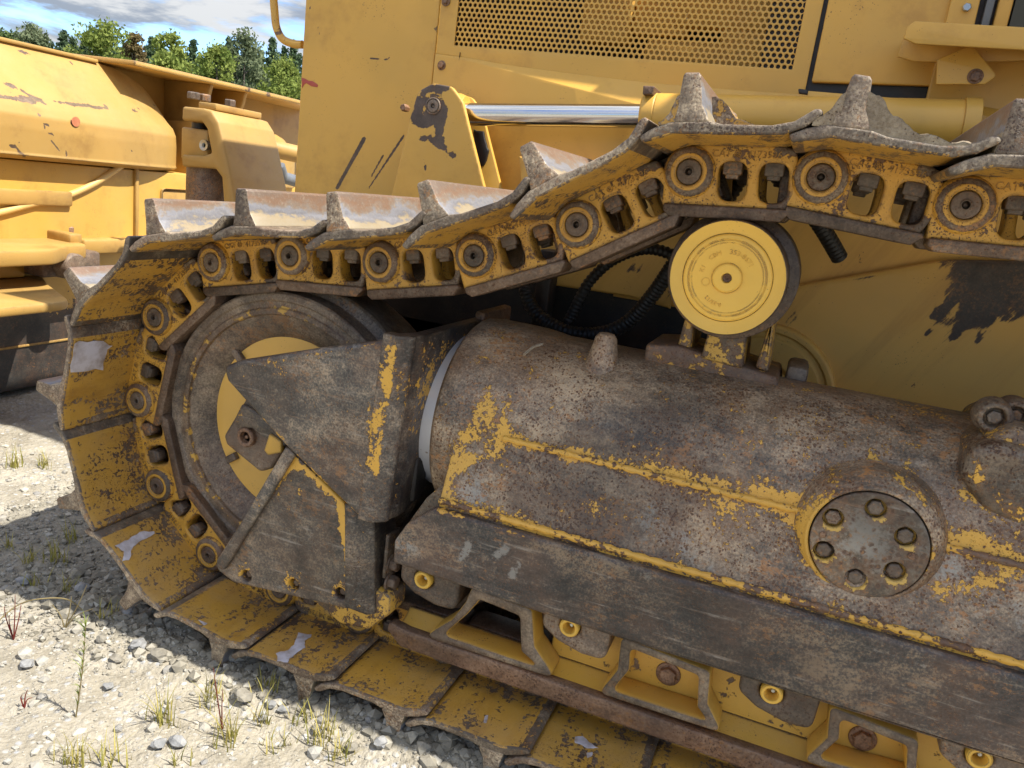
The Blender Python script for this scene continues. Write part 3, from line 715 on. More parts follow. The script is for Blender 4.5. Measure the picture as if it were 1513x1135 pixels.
# bent return and side wall of the same guard
secs = []
top, bot = xz(590, 497, 1.27), xz(550, 772, 1.27)
NZ = 30
for k in range(NZ + 1):
    f = k / NZ; z = top[1] + (bot[1] - top[1]) * f; x = top[0] + (bot[0] - top[0]) * f
    yf = 1.2662
    ye = 1.76 if z > .70 else 1.335 + (1.76 - 1.335) * max(0, (z - .445) / .255) ** .62
    secs.append([(x - .032, yf + .001, z), (x - .004, yf, z), (x + .002, yf + .003, z), (x + .020, yf + .022, z), (x + .022, yf + .030, z), (x + .018, yf + .036, z), (x + .026, yf + .058, z), (x + .026, max(yf + .07, ye - .25), z), (x + .026, max(yf + .08, ye - .1), z), (x + .026, max(yf + .085, ye), z), (x + .004, max(yf + .085, ye), z), (x + .002, yf + .065, z), (x - .012, yf + .03, z), (x - .032, yf + .026, z)])
wl_ = cutgrid(loft(secs, True, True), .02, 'y')
wst = strokes([([(top[0] + .026, top[1] - .03), (top[0] + .015, .62)], .010, .34)])
paint(wl_, lambda co: A_str(co) if co[1] < 1.2685 else wst(co))
link('idler_guard', wl_, M_guard, DZ, label='curved rear wall of the upper idler guard')
# ragged clamp edge along the top of that wall
link('wall_lip', box(-.672, -.646, 1.60, 1.77, .80, .845, .008), M_rusty, DZ)
# lower guard
gb = plate(rnd(pxl(1.285, (427, 662), (320, 828), (322, 842), (345, 860), (515, 900), (514, 760), (508, 742)), [.006, .012, .012, .02, .004, .004, .006]), 1.283, 1.307,
           [circ(*xz(x, y, 1.285), .0135, 18) for x, y in ((364, 851), (434, 864), (503, 877))], bev=.004)
gb = cutgrid(gb, .012)
paint(gb, strokes([(pxl(1.285, (432, 682), (385, 735)), .015, .95), (pxl(1.285, (385, 735), (350, 795)), .009, .75), (pxl(1.285, (430, 676), (508, 740)), .011, .85), (pxl(1.285, (504, 748), (512, 800)), .011, 1.0), (pxl(1.285, (512, 800), (516, 890)), .008, .75)] + [(pxl(1.285, (x, y), (x, y)), .024, .55) for x, y in ((360, 846), (430, 859), (499, 872))]))
paint(gb, strokes([(pxl(1.285, (430, 740), (470, 820)), .02, .28), (pxl(1.285, (340, 850), (500, 885)), .01, .3)]), 'g')
gB = link('idler_guard', gb, M_guard, DZ, label='slate grey lower guard plate with three sunken bolts')
for x, y in ((364, 851), (434, 864), (503, 877)):
    q = xz(x, y, 1.285); link('bolt', bolt_mesh((q[0], 1.306, q[1]), .008, .012, 'Y', False), M_steel, gB)
    link('bolt_seat', lathe([(1.3065, .016), (1.309, .016)], (q[0], 0, q[1]), n=16), M_gyel, gB)
link('edge_strip', plate(rnd(pxl(1.272, (422, 660), (436, 672), (332, 842), (318, 836)), .006), 1.270, 1.2835, bev=.004), M_guard, gB)
secs = []
for k in range(9):
    f = k / 8; a = Vector(xz(512, 744 + f * 152, 1.285)); b = Vector(xz(553, 770 + f * 138, 1.31))
    secs.append([(a.x - .002, 1.2825, a.y), (a.x + .02, 1.284, a.y - .002), (b.x - .012, 1.300, b.y), (b.x, 1.312, b.y), (b.x, 1.40, b.y), (b.x - .02, 1.40, b.y), (b.x - .022, 1.322, b.y), (a.x - .002, 1.300, a.y)])
link('side_flange', cutgrid(loft(secs, True, True), .02, 'z'), M_guard, gB)
for x, y in ((549, 823), (550, 850)):
    q = at(x, y, Y=1.345); link('bolt', bolt_mesh((-.688, q.y, q.z), .014, .02, 'X', True, 1), M_steel, gB)
link('bolt_pad', box(-.694, -.686, 1.322, 1.372, .30, .40, .003), M_guard, gB)
M_larm = worn('lower_arm_paint', (.60, .34, .05), GREYB, base=-.02, s1=18, a1=1.1, s2=120, a2=1.5, edge=.6, edge_r=.008, rust=.9, rust_s=200, dust=.2, pit=.4)
link('lower_arm', plate(rnd(pxl(1.32, (450, 870), (458, 886), (478, 900), (502, 922), (545, 931), (576, 908), (578, 880), (500, 850)), .014), 1.318, 1.39, bev=.008), M_larm, DZ, label='rust speckled yellow casting under the lower idler guard')

# ------------------------------------------------------------ recoil ring and track frame
TY, TZ = 1.54, .63
link('recoil_ring', lathe([(-.69, .10), (-.69, .172), (-.60, .172)], (0, TY, TZ), 'X', 96, cap0=True), M_ring, DZ, label='bright bare steel ring between idler guard and frame tube')
cl = lathe([(-.600, .165), (-.622, .192), (-.624, .204), (-.616, .212), (-.590, .216), (-.53, .2155), (-.49, .2145), (-.46, .211), (-.43, .207)], (0, TY, TZ), 'X', 120, cap0=False, cap1=False)
cl2 = bmesh.new(); cl2.from_mesh(cl); bmesh.ops.subdivide_edges(cl2, edges=[e for e in cl2.edges if abs(e.verts[0].co.x - e.verts[1].co.x) > .02], cuts=5); cl2.to_mesh(cl); cl2.free()
FR = [(pxl(1.33, (745, 647), (850, 672)), .010, .62), (pxl(1.33, (850, 672), (1000, 708)), .012, .68), (pxl(1.33, (1000, 708), (1110, 734), (1190, 748)), .022, .66),
      (pxl(1.33, (745, 640), (735, 668), (690, 682)), .010, .58), (pxl(1.30, (690, 680), (666, 695), (656, 722), (652, 745)), .012, .7),
      (pxl(1.33, (715, 575), (700, 640)), .016, .5), (pxl(1.33, (722, 600), (722, 660)), .01, .38), (pxl(1.33, (690, 640), (680, 670)), .02, .45), (pxl(1.33, (745, 590), (742, 640)), .008, .42),
      (pxl(1.27, (648, 742), (800, 790)), .017, .66), (pxl(1.27, (800, 790), (1000, 850)), .011, .60), (pxl(1.27, (1000, 850), (1250, 922), (1513, 1003)), .008, .50),
      (pxl(1.33, (1190, 745), (1235, 705), (1300, 695)), .014, .62), (pxl(1.33, (1180, 765), (1190, 800), (1215, 830)), .018, .72), (pxl(1.33, (1345, 700), (1372, 735)), .006, .5),
      (pxl(1.33, (1400, 790), (1440, 800)), .022, .72), (pxl(1.33, (1440, 800), (1513, 832)), .014, .68), (pxl(1.33, (1380, 860), (1513, 850)), .014, .48), (pxl(1.33, (1430, 740), (1513, 800)), .012, .40), (pxl(1.33, (1385, 640), (1410, 640)), .02, .4), (pxl(1.33, (1335, 830), (1380, 790)), .01, .5),
      (pxl(1.33, (1040, 745), (1150, 760)), .02, .26), (pxl(1.33, (1080, 690), (1080, 640)), .03, .12)]
GR_ = [(pxl(1.29, (690, 700), (700, 735)), .035, .42), (pxl(1.29, (660, 720), (760, 755)), .012, .3), (pxl(1.3, (960, 775), (1040, 830)), .045, .40), (pxl(1.35, (870, 625), (920, 640)), .04, .28), (pxl(1.36, (830, 560), (900, 575)), .02, .15), (pxl(1.33, (1420, 870), (1500, 900)), .05, .30), (pxl(1.33, (1400, 680), (1400, 760)), .04, .25), (pxl(1.33, (1380, 830), (1430, 810)), .03, .35), (pxl(1.36, (1180, 640), (1330, 670)), .05, .14)]
def body_sec(x):
    s = [(1.45, .44), (1.34, .46), (1.292, .480), (1.284, .512), (1.2845, .524), (1.289, .535)]
    for k in range(1, 12): f = k / 12; s.append((1.289 + (1.330 - 1.289) * f, .535 + (.655 - .535) * f))
    a0 = pi - math.asin((.662 - TZ) / .208)
    for k in range(61):
        a = a0 - (a0 - .15) * k / 60; s.append((TY + .208 * cos(a), TZ + .208 * sin(a)))
    return [(x, y, z) for y, z in s]
secs = [body_sec(-.565 + .011 * k) for k in range(172)]
fr = join([loft(secs, True, True, 30), cl], 30)
# small weld beads raised along the two seams
paint(fr, strokes(FR)); paint(fr, strokes(GR_), 'g')
FRM = link('track_frame', fr, M_frame, DZ, label='rust pitted slate grey frame tube with yellow paint left in the seams')
def bead(pts, r):
    P = smooth_path(pts, 10); return tube(P, r, 8, rf=lambda i: r * (1 + .25 * sin(i * 2.1)))
w1 = join([bead([(-.565 + .1 * k, 1.2835, .524) for k in range(19)], .0065), bead([(-.47 + .1 * k, 1.331, .661) for k in range(18)], .006)])
M_weld = worn('weld_paint', (.66, .36, .05), BROWN, base=.10, s1=10, a1=1.1, s2=90, a2=.9, edge=0, rust=.9, rust_s=100, dust=.1, pit=.6)
link('weld_seam', w1, M_weld, FRM)
sk_out = rnd([xz(580, 832, 1.268), xz(582, 800, 1.268), xz(600, 775, 1.268), (-.568, .512), (1.30, .512), (1.30, .368), (-.3, .366)], [.006, .012, .02, .004, .003, .003, .003])
sk = cutgrid(plate(sk_out, 1.268, 1.335, bev=.006, res=2), .012)
paint(sk, strokes([(pxl(1.268, (592, 790), (612, 772)), .008, .35), (pxl(1.268, (648, 755), (800, 800)), .006, .45)] + [(pxl(1.268, (600, 770), (640, 745)), .006, .5)]))
paint(sk, strokes([(pxl(1.268, (683, 824), (695, 804)), .008, .95), (pxl(1.268, (732, 821), (748, 811)), .008, .9), (pxl(1.268, (755, 852), (766, 836)), .008, .9), (pxl(1.268, (590, 800), (612, 815)), .022, .6), (pxl(1.268, (1000, 930), (1120, 975)), .012, .25), (pxl(1.268, (760, 790), (1513, 1030)), .006, .22)]), 'g')
M_skirt = worn('skirt_steel', (.64, .335, .045), [(.013, .014, .017), (.044, .043, .045), (.21, .165, .118)], base=-.5, s1=13, a1=.85, s2=80, a2=.9, edge=-.0, edge_r=.01, rust=.55, rust_s=190, dust=.03, metal_s=9, stretch=(.5, 1, 2), pit=.45, scratch=.7, mstretch=(.55, 1, 1.1), prot=(0, .06, 0), rough_m=.42)
link('side_skirt', sk, M_skirt, DZ, label='dark scraped skirt plate along the bottom of the track frame')
link('skirt_nose', loft([[(x, y, z) for x, z in ((-.640, .44), (-.60, .515), (-.562, .56), (-.562, .42))] for y in (1.30, 1.36, 1.5)], True, True), M_frame, DZ)
# lifting stub on top of the tube
cst = at(888, 548, Y=1.46)
stub = lathe([(-.03, .045), (.0, .041), (.02, .032), (.05, .024), (.066, .021), (.074, .015), (.076, .004)], (cst.x, cst.y, cst.z), 'Z', 28)
link('lifting_stub', stub, M_frame, FRM)
link('chalk_mark', tube(smooth_path([at(775, 524, Y=1.40) + Vector((0, -.004, 0)), at(788, 513, Y=1.425) + Vector((0, -.004, 0)), at(803, 508, Y=1.45) + Vector((0, -.004, 0))], 4), .0028, 6), M_mud, FRM)

# bolted cover on the tube
CX, CZ = xz(1283, 805, 1.30)
rg = lathe([(1.36, .124), (1.325, .114), (1.312, .106), (1.306, .1005), (1.3035, .098), (1.2995, .0955), (1.2985, .0905), (1.312, .0885)], (CX, 0, CZ), n=72, cap0=False, cap1=False)
rgb = bmesh.new(); rgb.from_mesh(rg); bmesh.ops.subdivide_edges(rgb, edges=rgb.edges[:], cuts=2); rgb.to_mesh(rg); rgb.free()
paint(rg, strokes([(pxl(1.305, (1192, 770), (1195, 815), (1235, 862)), .022, 1.05), (pxl(1.305, (1330, 858), (1368, 815)), .014, .9), (pxl(1.305, (1200, 750), (1240, 715)), .012, .45), (pxl(1.305, (1330, 712), (1370, 745)), .006, .5)]))
CV = link('cover_plate', rg, M_frame, DZ, label='round bolted cover on the side of the frame tube')
bp = [xz(x, y, 1.297) for x, y in ((1231, 766), (1294, 752), (1338, 794), (1322, 845), (1264, 855), (1217, 814))]
fc = cutgrid(plate(circ(CX, CZ, .0878, 64), 1.296, 1.312, [circ(a, b, .0165, 18) for a, b in bp], bev=.002), .012)
paint(fc, lambda co: -.3 + sum(.62 * max(0, 1 - hypot(co[0] - a - .003, co[2] - b + .007) / .026) for a, b in bp))
paint(fc, lambda co: .62 - 5 * hypot(co[0] - CX, co[2] - CZ) * .8, 'g')
M_face = worn('cover_face', (.62, .38, .07), GREYB, base=.0, s1=14, a1=.6, s2=80, a2=.8, rust=.9, rust_s=70, dust=.25, edge=.1, scratch=.7, gray_c=(.25, .232, .195), pit=.5)
link('cover_face', fc, M_face, CV)
link('cover_floor', lathe([(1.3125, .0875), (1.316, .0875)], (CX, 0, CZ), n=40), M_gyel, CV)
for a, b in bp: link('bolt', bolt_mesh((a, 1.3125, b), .0118, .013, 'Y', False), M_steel, CV)
for x, y in ((1216, 790), (1347, 822)):
    q = xz(x, y, 1.295); link('dowel', lathe([(1.297, .0055), (1.294, .0055), (1.2935, .004)], (q[0], 0, q[1]), n=14), M_rusty, CV)

# saddle cap at the right end
sd = plate(rnd([(.310, .775), (.314, .84), (.345, .865), (.9, .878), (.9, .70), (.36, .735)], [.02, .03, .02, .01, .01, .03]), 1.37, 1.62, bev=.022, res=3)
sd = cutgrid(sd, .02); paint(sd, strokes([([(.33, .84), (.5, .83)], .04, .38), ([(.33, .80), (.36, .79)], .02, .3)]))
SD = link('saddle_cap', sd, M_frame, DZ, label='rusty saddle cap with sunken bolts at the right end of the frame')
fl = plate(rnd([(.286, .775), (.292, .822), (.325, .840), (.9, .80), (.9, .655), (.42, .690), (.33, .725)], [.03, .03, .02, .01, .01, .05, .04]), 1.352, 1.60, bev=.018, res=3)
fl = cutgrid(fl, .02); paint(fl, strokes([([(.31, .775), (.36, .745), (.45, .71)], .016, .5)])); paint(fl, lambda co: .25, 'g')
link('saddle_flange', fl, M_frame, SD)
for x, y, yy in ((1461, 685, 1.362), (1470, 618, 1.40), (1500, 616, 1.42)):
    q = at(x, y, Y=yy); link('bolt_collar', lathe([(yy + .03, .030), (yy + .008, .028), (yy, .023), (yy, .017), (yy + .012, .014)], (q.x, 0, q.z), n=24), M_frame, SD)
    link('bolt', bolt_mesh((q.x, yy + .014, q.z), .0105, .012, 'Y', False), M_steel, SD)

# ------------------------------------------------------------ track rollers and roller guard
rollers = [(625, 857), (841, 927), (1140, 1025), (1447, 1120)]
for x, y in rollers:
    q = xz(x, y, 1.33)
    bl = plate(rnd([(q[0] - .055, q[1] + .07), (q[0] - .056, q[1] - .018), (q[0] - .02, q[1] - .040), (q[0] + .03, q[1] - .052), (q[0] + .078, q[1] - .050), (q[0] + .082, q[1] + .07)], [.01, .02, .02, .02, .02, .01]), 1.334, 1.42, [circ(q[0], q[1], .0205, 20)], bev=.008, res=2)
    rl = link('track_roller', bl, M_cast, DZ)
    link('shaft_end', lathe([(1.345, .0195), (1.329, .0195), (1.326, .0175), (1.326, .0125), (1.334, .0095), (1.352, .0085)], (q[0], 0, q[1]), n=28, cap0=False), M_ylw, rl)
    link('grease_plug', lathe([(1.35, .0045), (1.340, .0045), (1.338, .003)], (q[0] + .002, 0, q[1] + .001), n=10), M_zinc, rl)
    link('roller_drum', lathe([(1.42, .085), (1.43, .107), (1.475, .107), (1.48, .125), (1.6, .125), (1.605, .107), (1.65, .107)], (q[0], 0, .318), n=40), M_steel, rl)
RG = link('roller_guard', plate(rnd([xz(572, 930, 1.335), xz(575, 918, 1.335), (-.63, .192), (1.3, .192), (1.3, .150), (-.64, .150)], [.006, .01, .006, .003, .003, .012]), 1.333, 1.358, bev=.004), M_rusty, DZ, label='long rusty guard bar along the lower track run')
fr1 = [((697, 868), (786, 900), (790, 955), (822, 1004), (626, 940), (668, 915), (688, 890)), ((709, 886), (768, 910), (770, 962), (797, 986), (655, 938), (690, 908))]
fr2 = [((918, 940), (1050, 992), (1046, 1040), (1068, 1084), (884, 1024), (912, 990)), ((932, 958), (1032, 998), (1030, 1044), (1046, 1066), (905, 1020), (930, 990))]
fr3 = [((1226, 1042), (1358, 1094), (1354, 1140), (1370, 1180), (1185, 1124), (1222, 1090)), ((1242, 1062), (1340, 1102), (1338, 1140), (1350, 1160), (1208, 1120), (1240, 1092))]
fr4 = [((1533, 1142), (1660, 1194), (1660, 1240), (1680, 1280), (1490, 1222), (1530, 1190)), ((1548, 1162), (1640, 1202), (1640, 1240), (1655, 1262), (1512, 1218), (1545, 1192))]
for o_, h_ in (fr1, fr2, fr3, fr4):
    me = plate(rnd(pxl(1.336, *o_), .012), 1.334, 1.396, [rnd(pxl(1.336, *h_), .010)[::-1]], bev=.004)
    me = cutgrid(me, .015, 'y'); paintf(me, lambda c, n: -.9 if n.y < -.5 else .12)
    link('guard_web', me, M_gyel, RG)
bk = cutgrid(plate([(-.33, .188), (1.3, .188), (1.3, .372), (-.33, .372)], 1.3965, 1.402, bev=.001), .03)
link('guard_wall', bk, M_gyel, RG)
ldg = loft([[(x, 1.352, .186), (x, 1.352, .189), (x, 1.375, .196), (x, 1.3965, .212), (x, 1.3965, .190)] for x in (-.655, -.3, .2, .7, 1.3)], True, True)
link('guard_ledge', ldg, M_gyel, RG)
for x, y in ((986, 1000), (1275, 1096)):
    q = xz(x, y, 1.385); link('bolt', bolt_mesh((q[0], 1.3965, q[1]), .016, .014, 'Y', True), M_rusty, RG)
for x0, y0, x1, y1 in ((818, 991, 880, 1012), (1078, 1083, 1160, 1108)):
    a, b = at(x0, y0, Y=1.39), at(x1, y1, Y=1.39); link('slot', box(a.x, b.x, 1.380, 1.398, (a.z + b.z) / 2 - .003, (a.z + b.z) / 2 + .003, .001), M_dark, RG)

# ------------------------------------------------------------ carrier roller
KX, KZ = xz(1074, 411, 1.39)
CR = link('carrier_roller', lathe([(1.397, .074), (1.393, .0755), (1.392, .082), (1.388, .092), (1.386, .0965), (1.389, .0985), (1.400, .0990), (1.47, .0990), (1.475, .116), (1.60, .116), (1.605, .099), (1.66, .099), (1.66, .03)], (KX, 0, KZ), n=96, cap0=False), M_rail, DZ, label='yellow capped carrier roller under the upper track run')
CR.data.materials.append(M_ylw)
for p in CR.data.polygons:
    if p.center.y + WL[CR].y < 1.3925 and hypot(p.center.x + WL[CR].x - KX, p.center.z + WL[CR].z - KZ) < .0968: p.material_index = 1
prof_ = [(1.398, .0755), (1.392, .0745), (1.390, .0725), (1.389, .0665), (1.3905, .0655), (1.3905, .0645), (1.389, .0635), (1.389, .0605), (1.3905, .0595), (1.3902, .0275), (1.3912, .0255), (1.387, .0245), (1.3855, .0225), (1.3855, .0085), (1.390, .0078), (1.396, .0075)]
hub = link('hub_cap', lathe(prof_, (KX, 0, KZ), n=72, cap0=False, cap1=False), M_ylw, CR)
link('centre_plug', lathe([(1.396, .0078), (1.3905, .0072), (1.392, .004), (1.394, .003)], (KX, 0, KZ), n=16), M_rusty, CR)
for s_, rot, size in (('353-8671', -.45, .0115), ('CBM', .65, .0105), ('K1', 1.35, .0105)):
    tm = text_mesh(s_, size, .0006, 1.3899, rot, .041); tm.transform(Matrix.Translation((KX, 0, KZ))); link('lettering', tm, M_ylw, CR)
tm = text_mesh('0-35/12', .0095, .0006, 1.3899, pi - .35, .044); tm.transform(Matrix.Translation((KX, 0, KZ))); link('lettering', tm, M_ylw, CR)
tm = lathe([(1.3905, .0075), (1.3893, .0075), (1.3893, .0062), (1.3905, .0062)], (KX - .034, 0, KZ - .012), n=18, cap0=False, cap1=False); link('lettering', tm, M_ylw, CR)
PD = link('roller_pedestal', join([plate(rnd([(-.262, .815), (-.262, .862), (-.20, .872), (-.012, .848), (.0, .80), (-.02, .79)], .008), 1.49, 1.66, bev=.008), plate(rnd([(-.255, .78), (-.255, .822), (-.15, .815), (-.05, .80), (-.05, .77)], .006), 1.475, 1.60, bev=.006)]), worn('pedestal_steel', Y2, [(.045, .033, .026), (.09, .066, .05), (.15, .115, .085)], base=-.15, s1=13, a1=1.0, a2=.9, edge=.4, edge_r=.008, rust=.8, dust=.12, pit=.6), DZ, label='rusty bolted pedestal carrying the carrier roller')
for x0, x1 in ((-.205, -.175), (-.155, -.075), (-.055, -.03)):
    link('pedestal_web', plate(rnd([(x0, .855), (x0 + .01, .96), (x1 - .01, .96), (x1, .850)], .006), 1.50 if x0 != -.155 else 1.485, 1.64, bev=.006), M_larm, PD)
link('pedestal_block', box(-.0, .04, 1.56, 1.68, .78, .862, .01), M_cast, PD)

# ------------------------------------------------------------ hood and body
XF = xz(443, 140, HY)[0]; XP = xz(645, 60, HY)[0]; XD = xz(1207, 70, HY)[0]
scr = [(pxl(HY, (538, 205), (498, 278)), .009, -1.15), (pxl(HY, (597, 200), (545, 278)), .0045, -1.0), (pxl(HY, (566, 230), (548, 262)), .0045, -1.0), (pxl(HY, (548, 86), (560, 88)), .004, -1), (pxl(HY, (568, 88), (576, 86)), .004, -1), (pxl(HY, (470, 40), (472, 52)), .004, -1)]
hp2 = cutgrid(plate([(XF, .86), (XP - .0015, .86), (XP - .0015, 2.48), (XF, 2.48)], HY, HY + .02, bev=.005), .006)
paint(hp2, strokes(scr))
RGD = link('radiator_guard', hp2, M_hood, DZ, label='plain yellow front side panel with two long brown scrapes')
M_redpaint = simple('red_paint', (.35, .05, .03), (.45, .09, .05), 40, .5)
link('red_mark', plate(ragged(pxl(HY, (446, 115), (456, 118), (470, 124), (468, 129), (452, 124), (446, 129)), .003, 2, 3), HY - .0012, HY - .0002, bev=.0002), M_redpaint, RGD)
def bolt(x, y, Y, r, h, mat, par, washer=True):
    q = at(x, y, Y=Y); link('bolt', bolt_mesh((q.x, Y, q.z), r, h, 'Y', washer), mat, par)
# perforated side panel
S = None
gL, gB0 = xz(673.4, 64.4, HY); gR = xz(1167, 104.5, HY)[0]
NH = 61; S = (gR - gL) / NH; RH = S * .345; rowp = S * .866
NR = 17
vs, fs = [], []
def hole(cx, cz):
    b = len(vs)
    hexv = [(cx + S / math.sqrt(3) * cos(pi / 6 + k * pi / 3), cz + S / math.sqrt(3) * sin(pi / 6 + k * pi / 3)) for k in range(6)]
    for k in range(6):
        h0, h1 = hexv[k], hexv[(k + 1) % 6]
        vs.append((h0[0], HY + .004, h0[1])); vs.append(((h0[0] + h1[0]) / 2, HY + .004, (h0[1] + h1[1]) / 2))
    for y_, r_ in ((HY + .004, RH * 1.06), (HY + .0047, RH), (HY + .007, RH)):
        for k in range(12):
            a = pi / 6 + k * pi / 6; vs.append((cx + r_ * cos(a), y_, cz + r_ * sin(a)))
    for k in range(12):
        k2 = (k + 1) % 12
        for q in range(3): fs.append((b + q * 12 + k, b + q * 12 + k2, b + (q + 1) * 12 + k2, b + (q + 1) * 12 + k))
for r in range(NR):
    for k in range(NH + (0 if r % 2 else 1)): hole(gL + S * (k + (.5 if r % 2 else 0)), gB0 + rowp * r)
gm_ = pyd(vs, fs, 40, recalc=False)
bmg = bmesh.new(); bmg.from_mesh(gm_); bmesh.ops.remove_doubles(bmg, verts=bmg.verts, dist=1e-5); bmesh.ops.recalc_face_normals(bmg, faces=bmg.faces); bmg.to_mesh(gm_); bmg.free()
gx0, gx1, gz0, gz1 = gL - S * .62, gR + S * .62, gB0 - S * .64, gB0 + rowp * (NR - 1) + S * .64
pan_bot = xz(650, 80, HY)[1]
upl = [(679.5, 84), (760, 98), (850, 110), (950, 122), (1100, 134), (1190, 140)]
pn = plate([(XP + .0015, pan_bot)] + [(xz(x, y, HY)[0], xz(x, y, HY)[1] - .012 * min(1, k)) for k, (x, y) in enumerate(upl[:-1])] + [(XD - .006, xz(1195, 140, HY)[1] - .012), (XD - .006, 2.48), (XP + .0015, 2.48)], HY, HY + .0045, [[(gx0 + S * .3, gz0 + S * .3), (gx1 - S * .3, gz0 + S * .3), (gx1 - S * .3, gz1 - S * .3), (gx0 + S * .3, gz1 - S * .3)]], bev=.0015)
SP = link('side_panel', cutgrid(pn, .05), M_hood, DZ, label='yellow hood side panel with perforated grille')
link('grille', gm_, M_hood, SP)
# what shows dimly behind the holes
link('engine_part', box(gL + .33, gL + .46, HY + .03, HY + .1, gB0 + .035, gB0 + .3, .01), M_belly, SP)
link('engine_part', box(gL + .46, gL + .60, HY + .05, HY + .1, gB0 + .06, gB0 + .3, .01), M_belly, SP)
link('engine_part', box(gL + .50, gR - .04, HY + .035, HY + .1, gB0 - .03, gB0 + .055, .02), M_belly, SP)
link('engine_part', box(gR - .30, gR - .06, HY + .035, HY + .1, gB0 + .08, gB0 + .3, .02), M_belly, SP)
link('engine_part', box(gR - .18, gR - .06, HY + .045, HY + .1, gB0 + .0, gB0 + .1, .01), M_belly, SP)
# lower panel with its sloping ledge
cre = [(680, 86), (760, 107), (850, 130), (950, 156), (1100, 178), (1190, 190)]
yof = [0.003, .016, .032, .048, .055, .055]
secs = []
for (cx, cy), (ux, uy), yo in zip(cre, upl, yof):
    c = at(cx, cy, Y=HY - yo); u = at(ux, uy, Y=HY - .001)
    secs.append([(c.x, HY + .012, u.z + .003), (c.x, HY - .0015, u.z), (c.x, HY - yo, c.z), (c.x, HY - yo - .001, c.z - .004), (c.x, HY - yo, .90), (c.x, HY + .012, .895)])
c0 = secs[0]
secs.insert(0, [(XP + .0015, HY + .012, pan_bot + .001), (XP + .0015, HY - .001, pan_bot), (XP + .0015, HY - .002, pan_bot - .004), (XP + .0015, HY - .0025, pan_bot - .008), (XP + .0015, HY - .002, .90), (XP + .0015, HY + .012, .895)])
LP = link('lower_side_panel', loft(secs, True, True, 20), M_hood, DZ, label='yellow lower hood panel with a sloping ledge')
link('slit', box(*sorted((xz(680, 78, HY - .003)[0] - .001, xz(680, 78, HY)[0] + .001)), HY - .004, HY + .002, xz(680, 90, HY)[1], xz(682, 78, HY)[1], 0), M_dark, LP)
for x, y in ((653, 97), (659, 2)): bolt(x, y, HY - .001, .0085, .012, M_rusty, SP)
# door to the right of the grille, sill, step
dr = plate(rnd([(XD + .004, xz(1198, 122, HY)[1]), (xz(1380, 128, HY)[0], xz(1380, 128, HY)[1]), (xz(1400, 60, HY)[0], 2.47), (XD + .004, 2.6)], .006), HY - .004, HY + .01, bev=.004)
link('access_door', cutgrid(dr, .05), M_hood, DZ, label='plain yellow access door right of the grille')
link('gap_back', box(XD - .12, 1.3, HY + .012, HY + .02, .95, 2.6, 0), M_dark, DZ)
fp = plate([(xz(1403, 0, HY)[0], 1.35), (1.3, 1.35), (1.3, 1.575), (xz(1440, 30, HY)[0], 1.575), (xz(1440, 0, HY)[0], 2.47), (xz(1408, 0, HY)[0], 2.6)], HY - .02, HY + .005, bev=.003)
CP = link('cab_post', cutgrid(fp, .05), M_hood, DZ)
bolt(1428, 12, HY - .021, .008, .010, M_zinc, CP, False)
link('window_trim', box(xz(1452, 20, HY)[0], xz(1464, 20, HY)[0], HY - .02, HY + .01, 1.57, 2.6, .003), M_trim, CP)
link('window_post', box(xz(1470, 20, HY)[0], xz(1492, 20, HY)[0], HY - .012, HY + .01, 1.57, 2.6, .004), M_belly, CP)
link('window_pane', box(xz(1495, 20, HY)[0], 1.3, HY - .006, HY + .01, 1.57, 2.6, .001), M_glass, CP)
sl = loft([[(x, HY - .058, .98), (x, HY - .058, z - .02), (x, HY - .04, z), (x, HY + .008, z + .004), (x, HY + .008, .98)] for x, z in ((XD + .003, xz(1200, 136, HY - .03)[1]), (.25, xz(1395, 152, HY - .03)[1]), (.7, 1.37), (1.3, 1.37))], True, True, 25)
link('sill', cutgrid(sl, .06, 'x'), M_hood, DZ)
link('slot', plate(rnd(pxl(HY - .06, (1179, 131), (1193, 133), (1194, 140), (1180, 138)), .003), HY - .062, HY - .05, bev=.001), M_dark, DZ)
YS = 1.84
st1 = plate(rnd(pxl(YS, (1352, 31), (1513, 40), (1640, 48), (1640, 88), (1513, 74), (1353, 65), (1335, 57), (1340, 40)), [.008, .002, .002, .002, .002, .004, .003, .015]), YS, YS + .006, bev=.002)
ST = link('boarding_step', st1, M_hood, DZ, label='yellow folded sheet step beside the cab post')
zt = xz(1352, 33, YS)[1]; xl = xz(1338, 50, YS)[0]
link('step_top', loft([[(x, YS + .002, zt - .001), (x, HY - .002, zt + .003), (x, HY - .002, zt - .003), (x, YS + .002, zt - .007)] for x in (xl + .01, .6, 1.1)], True, True), M_hood, ST)
bb = [(1327, 85), (1350, 90), (1385, 92), (1420, 92)]
link('step_back', plate(pxl(YS + .10, (1326, 84), (1336, 52), (1560, 60), (1560, 88), (1420, 93), (1350, 91)), YS + .10, YS + .106, bev=.002), M_hood, ST)
link('step_bracket', plate(rnd(pxl(YS + .07, (1385, 88), (1436, 66), (1474, 112), (1455, 125), (1383, 125)), [.002, .002, .01, .01, .002]), YS + .07, YS + .078, bev=.002), M_hood, ST)
bolt(1441, 113, YS + .07, .010, .008, M_rusty, ST)
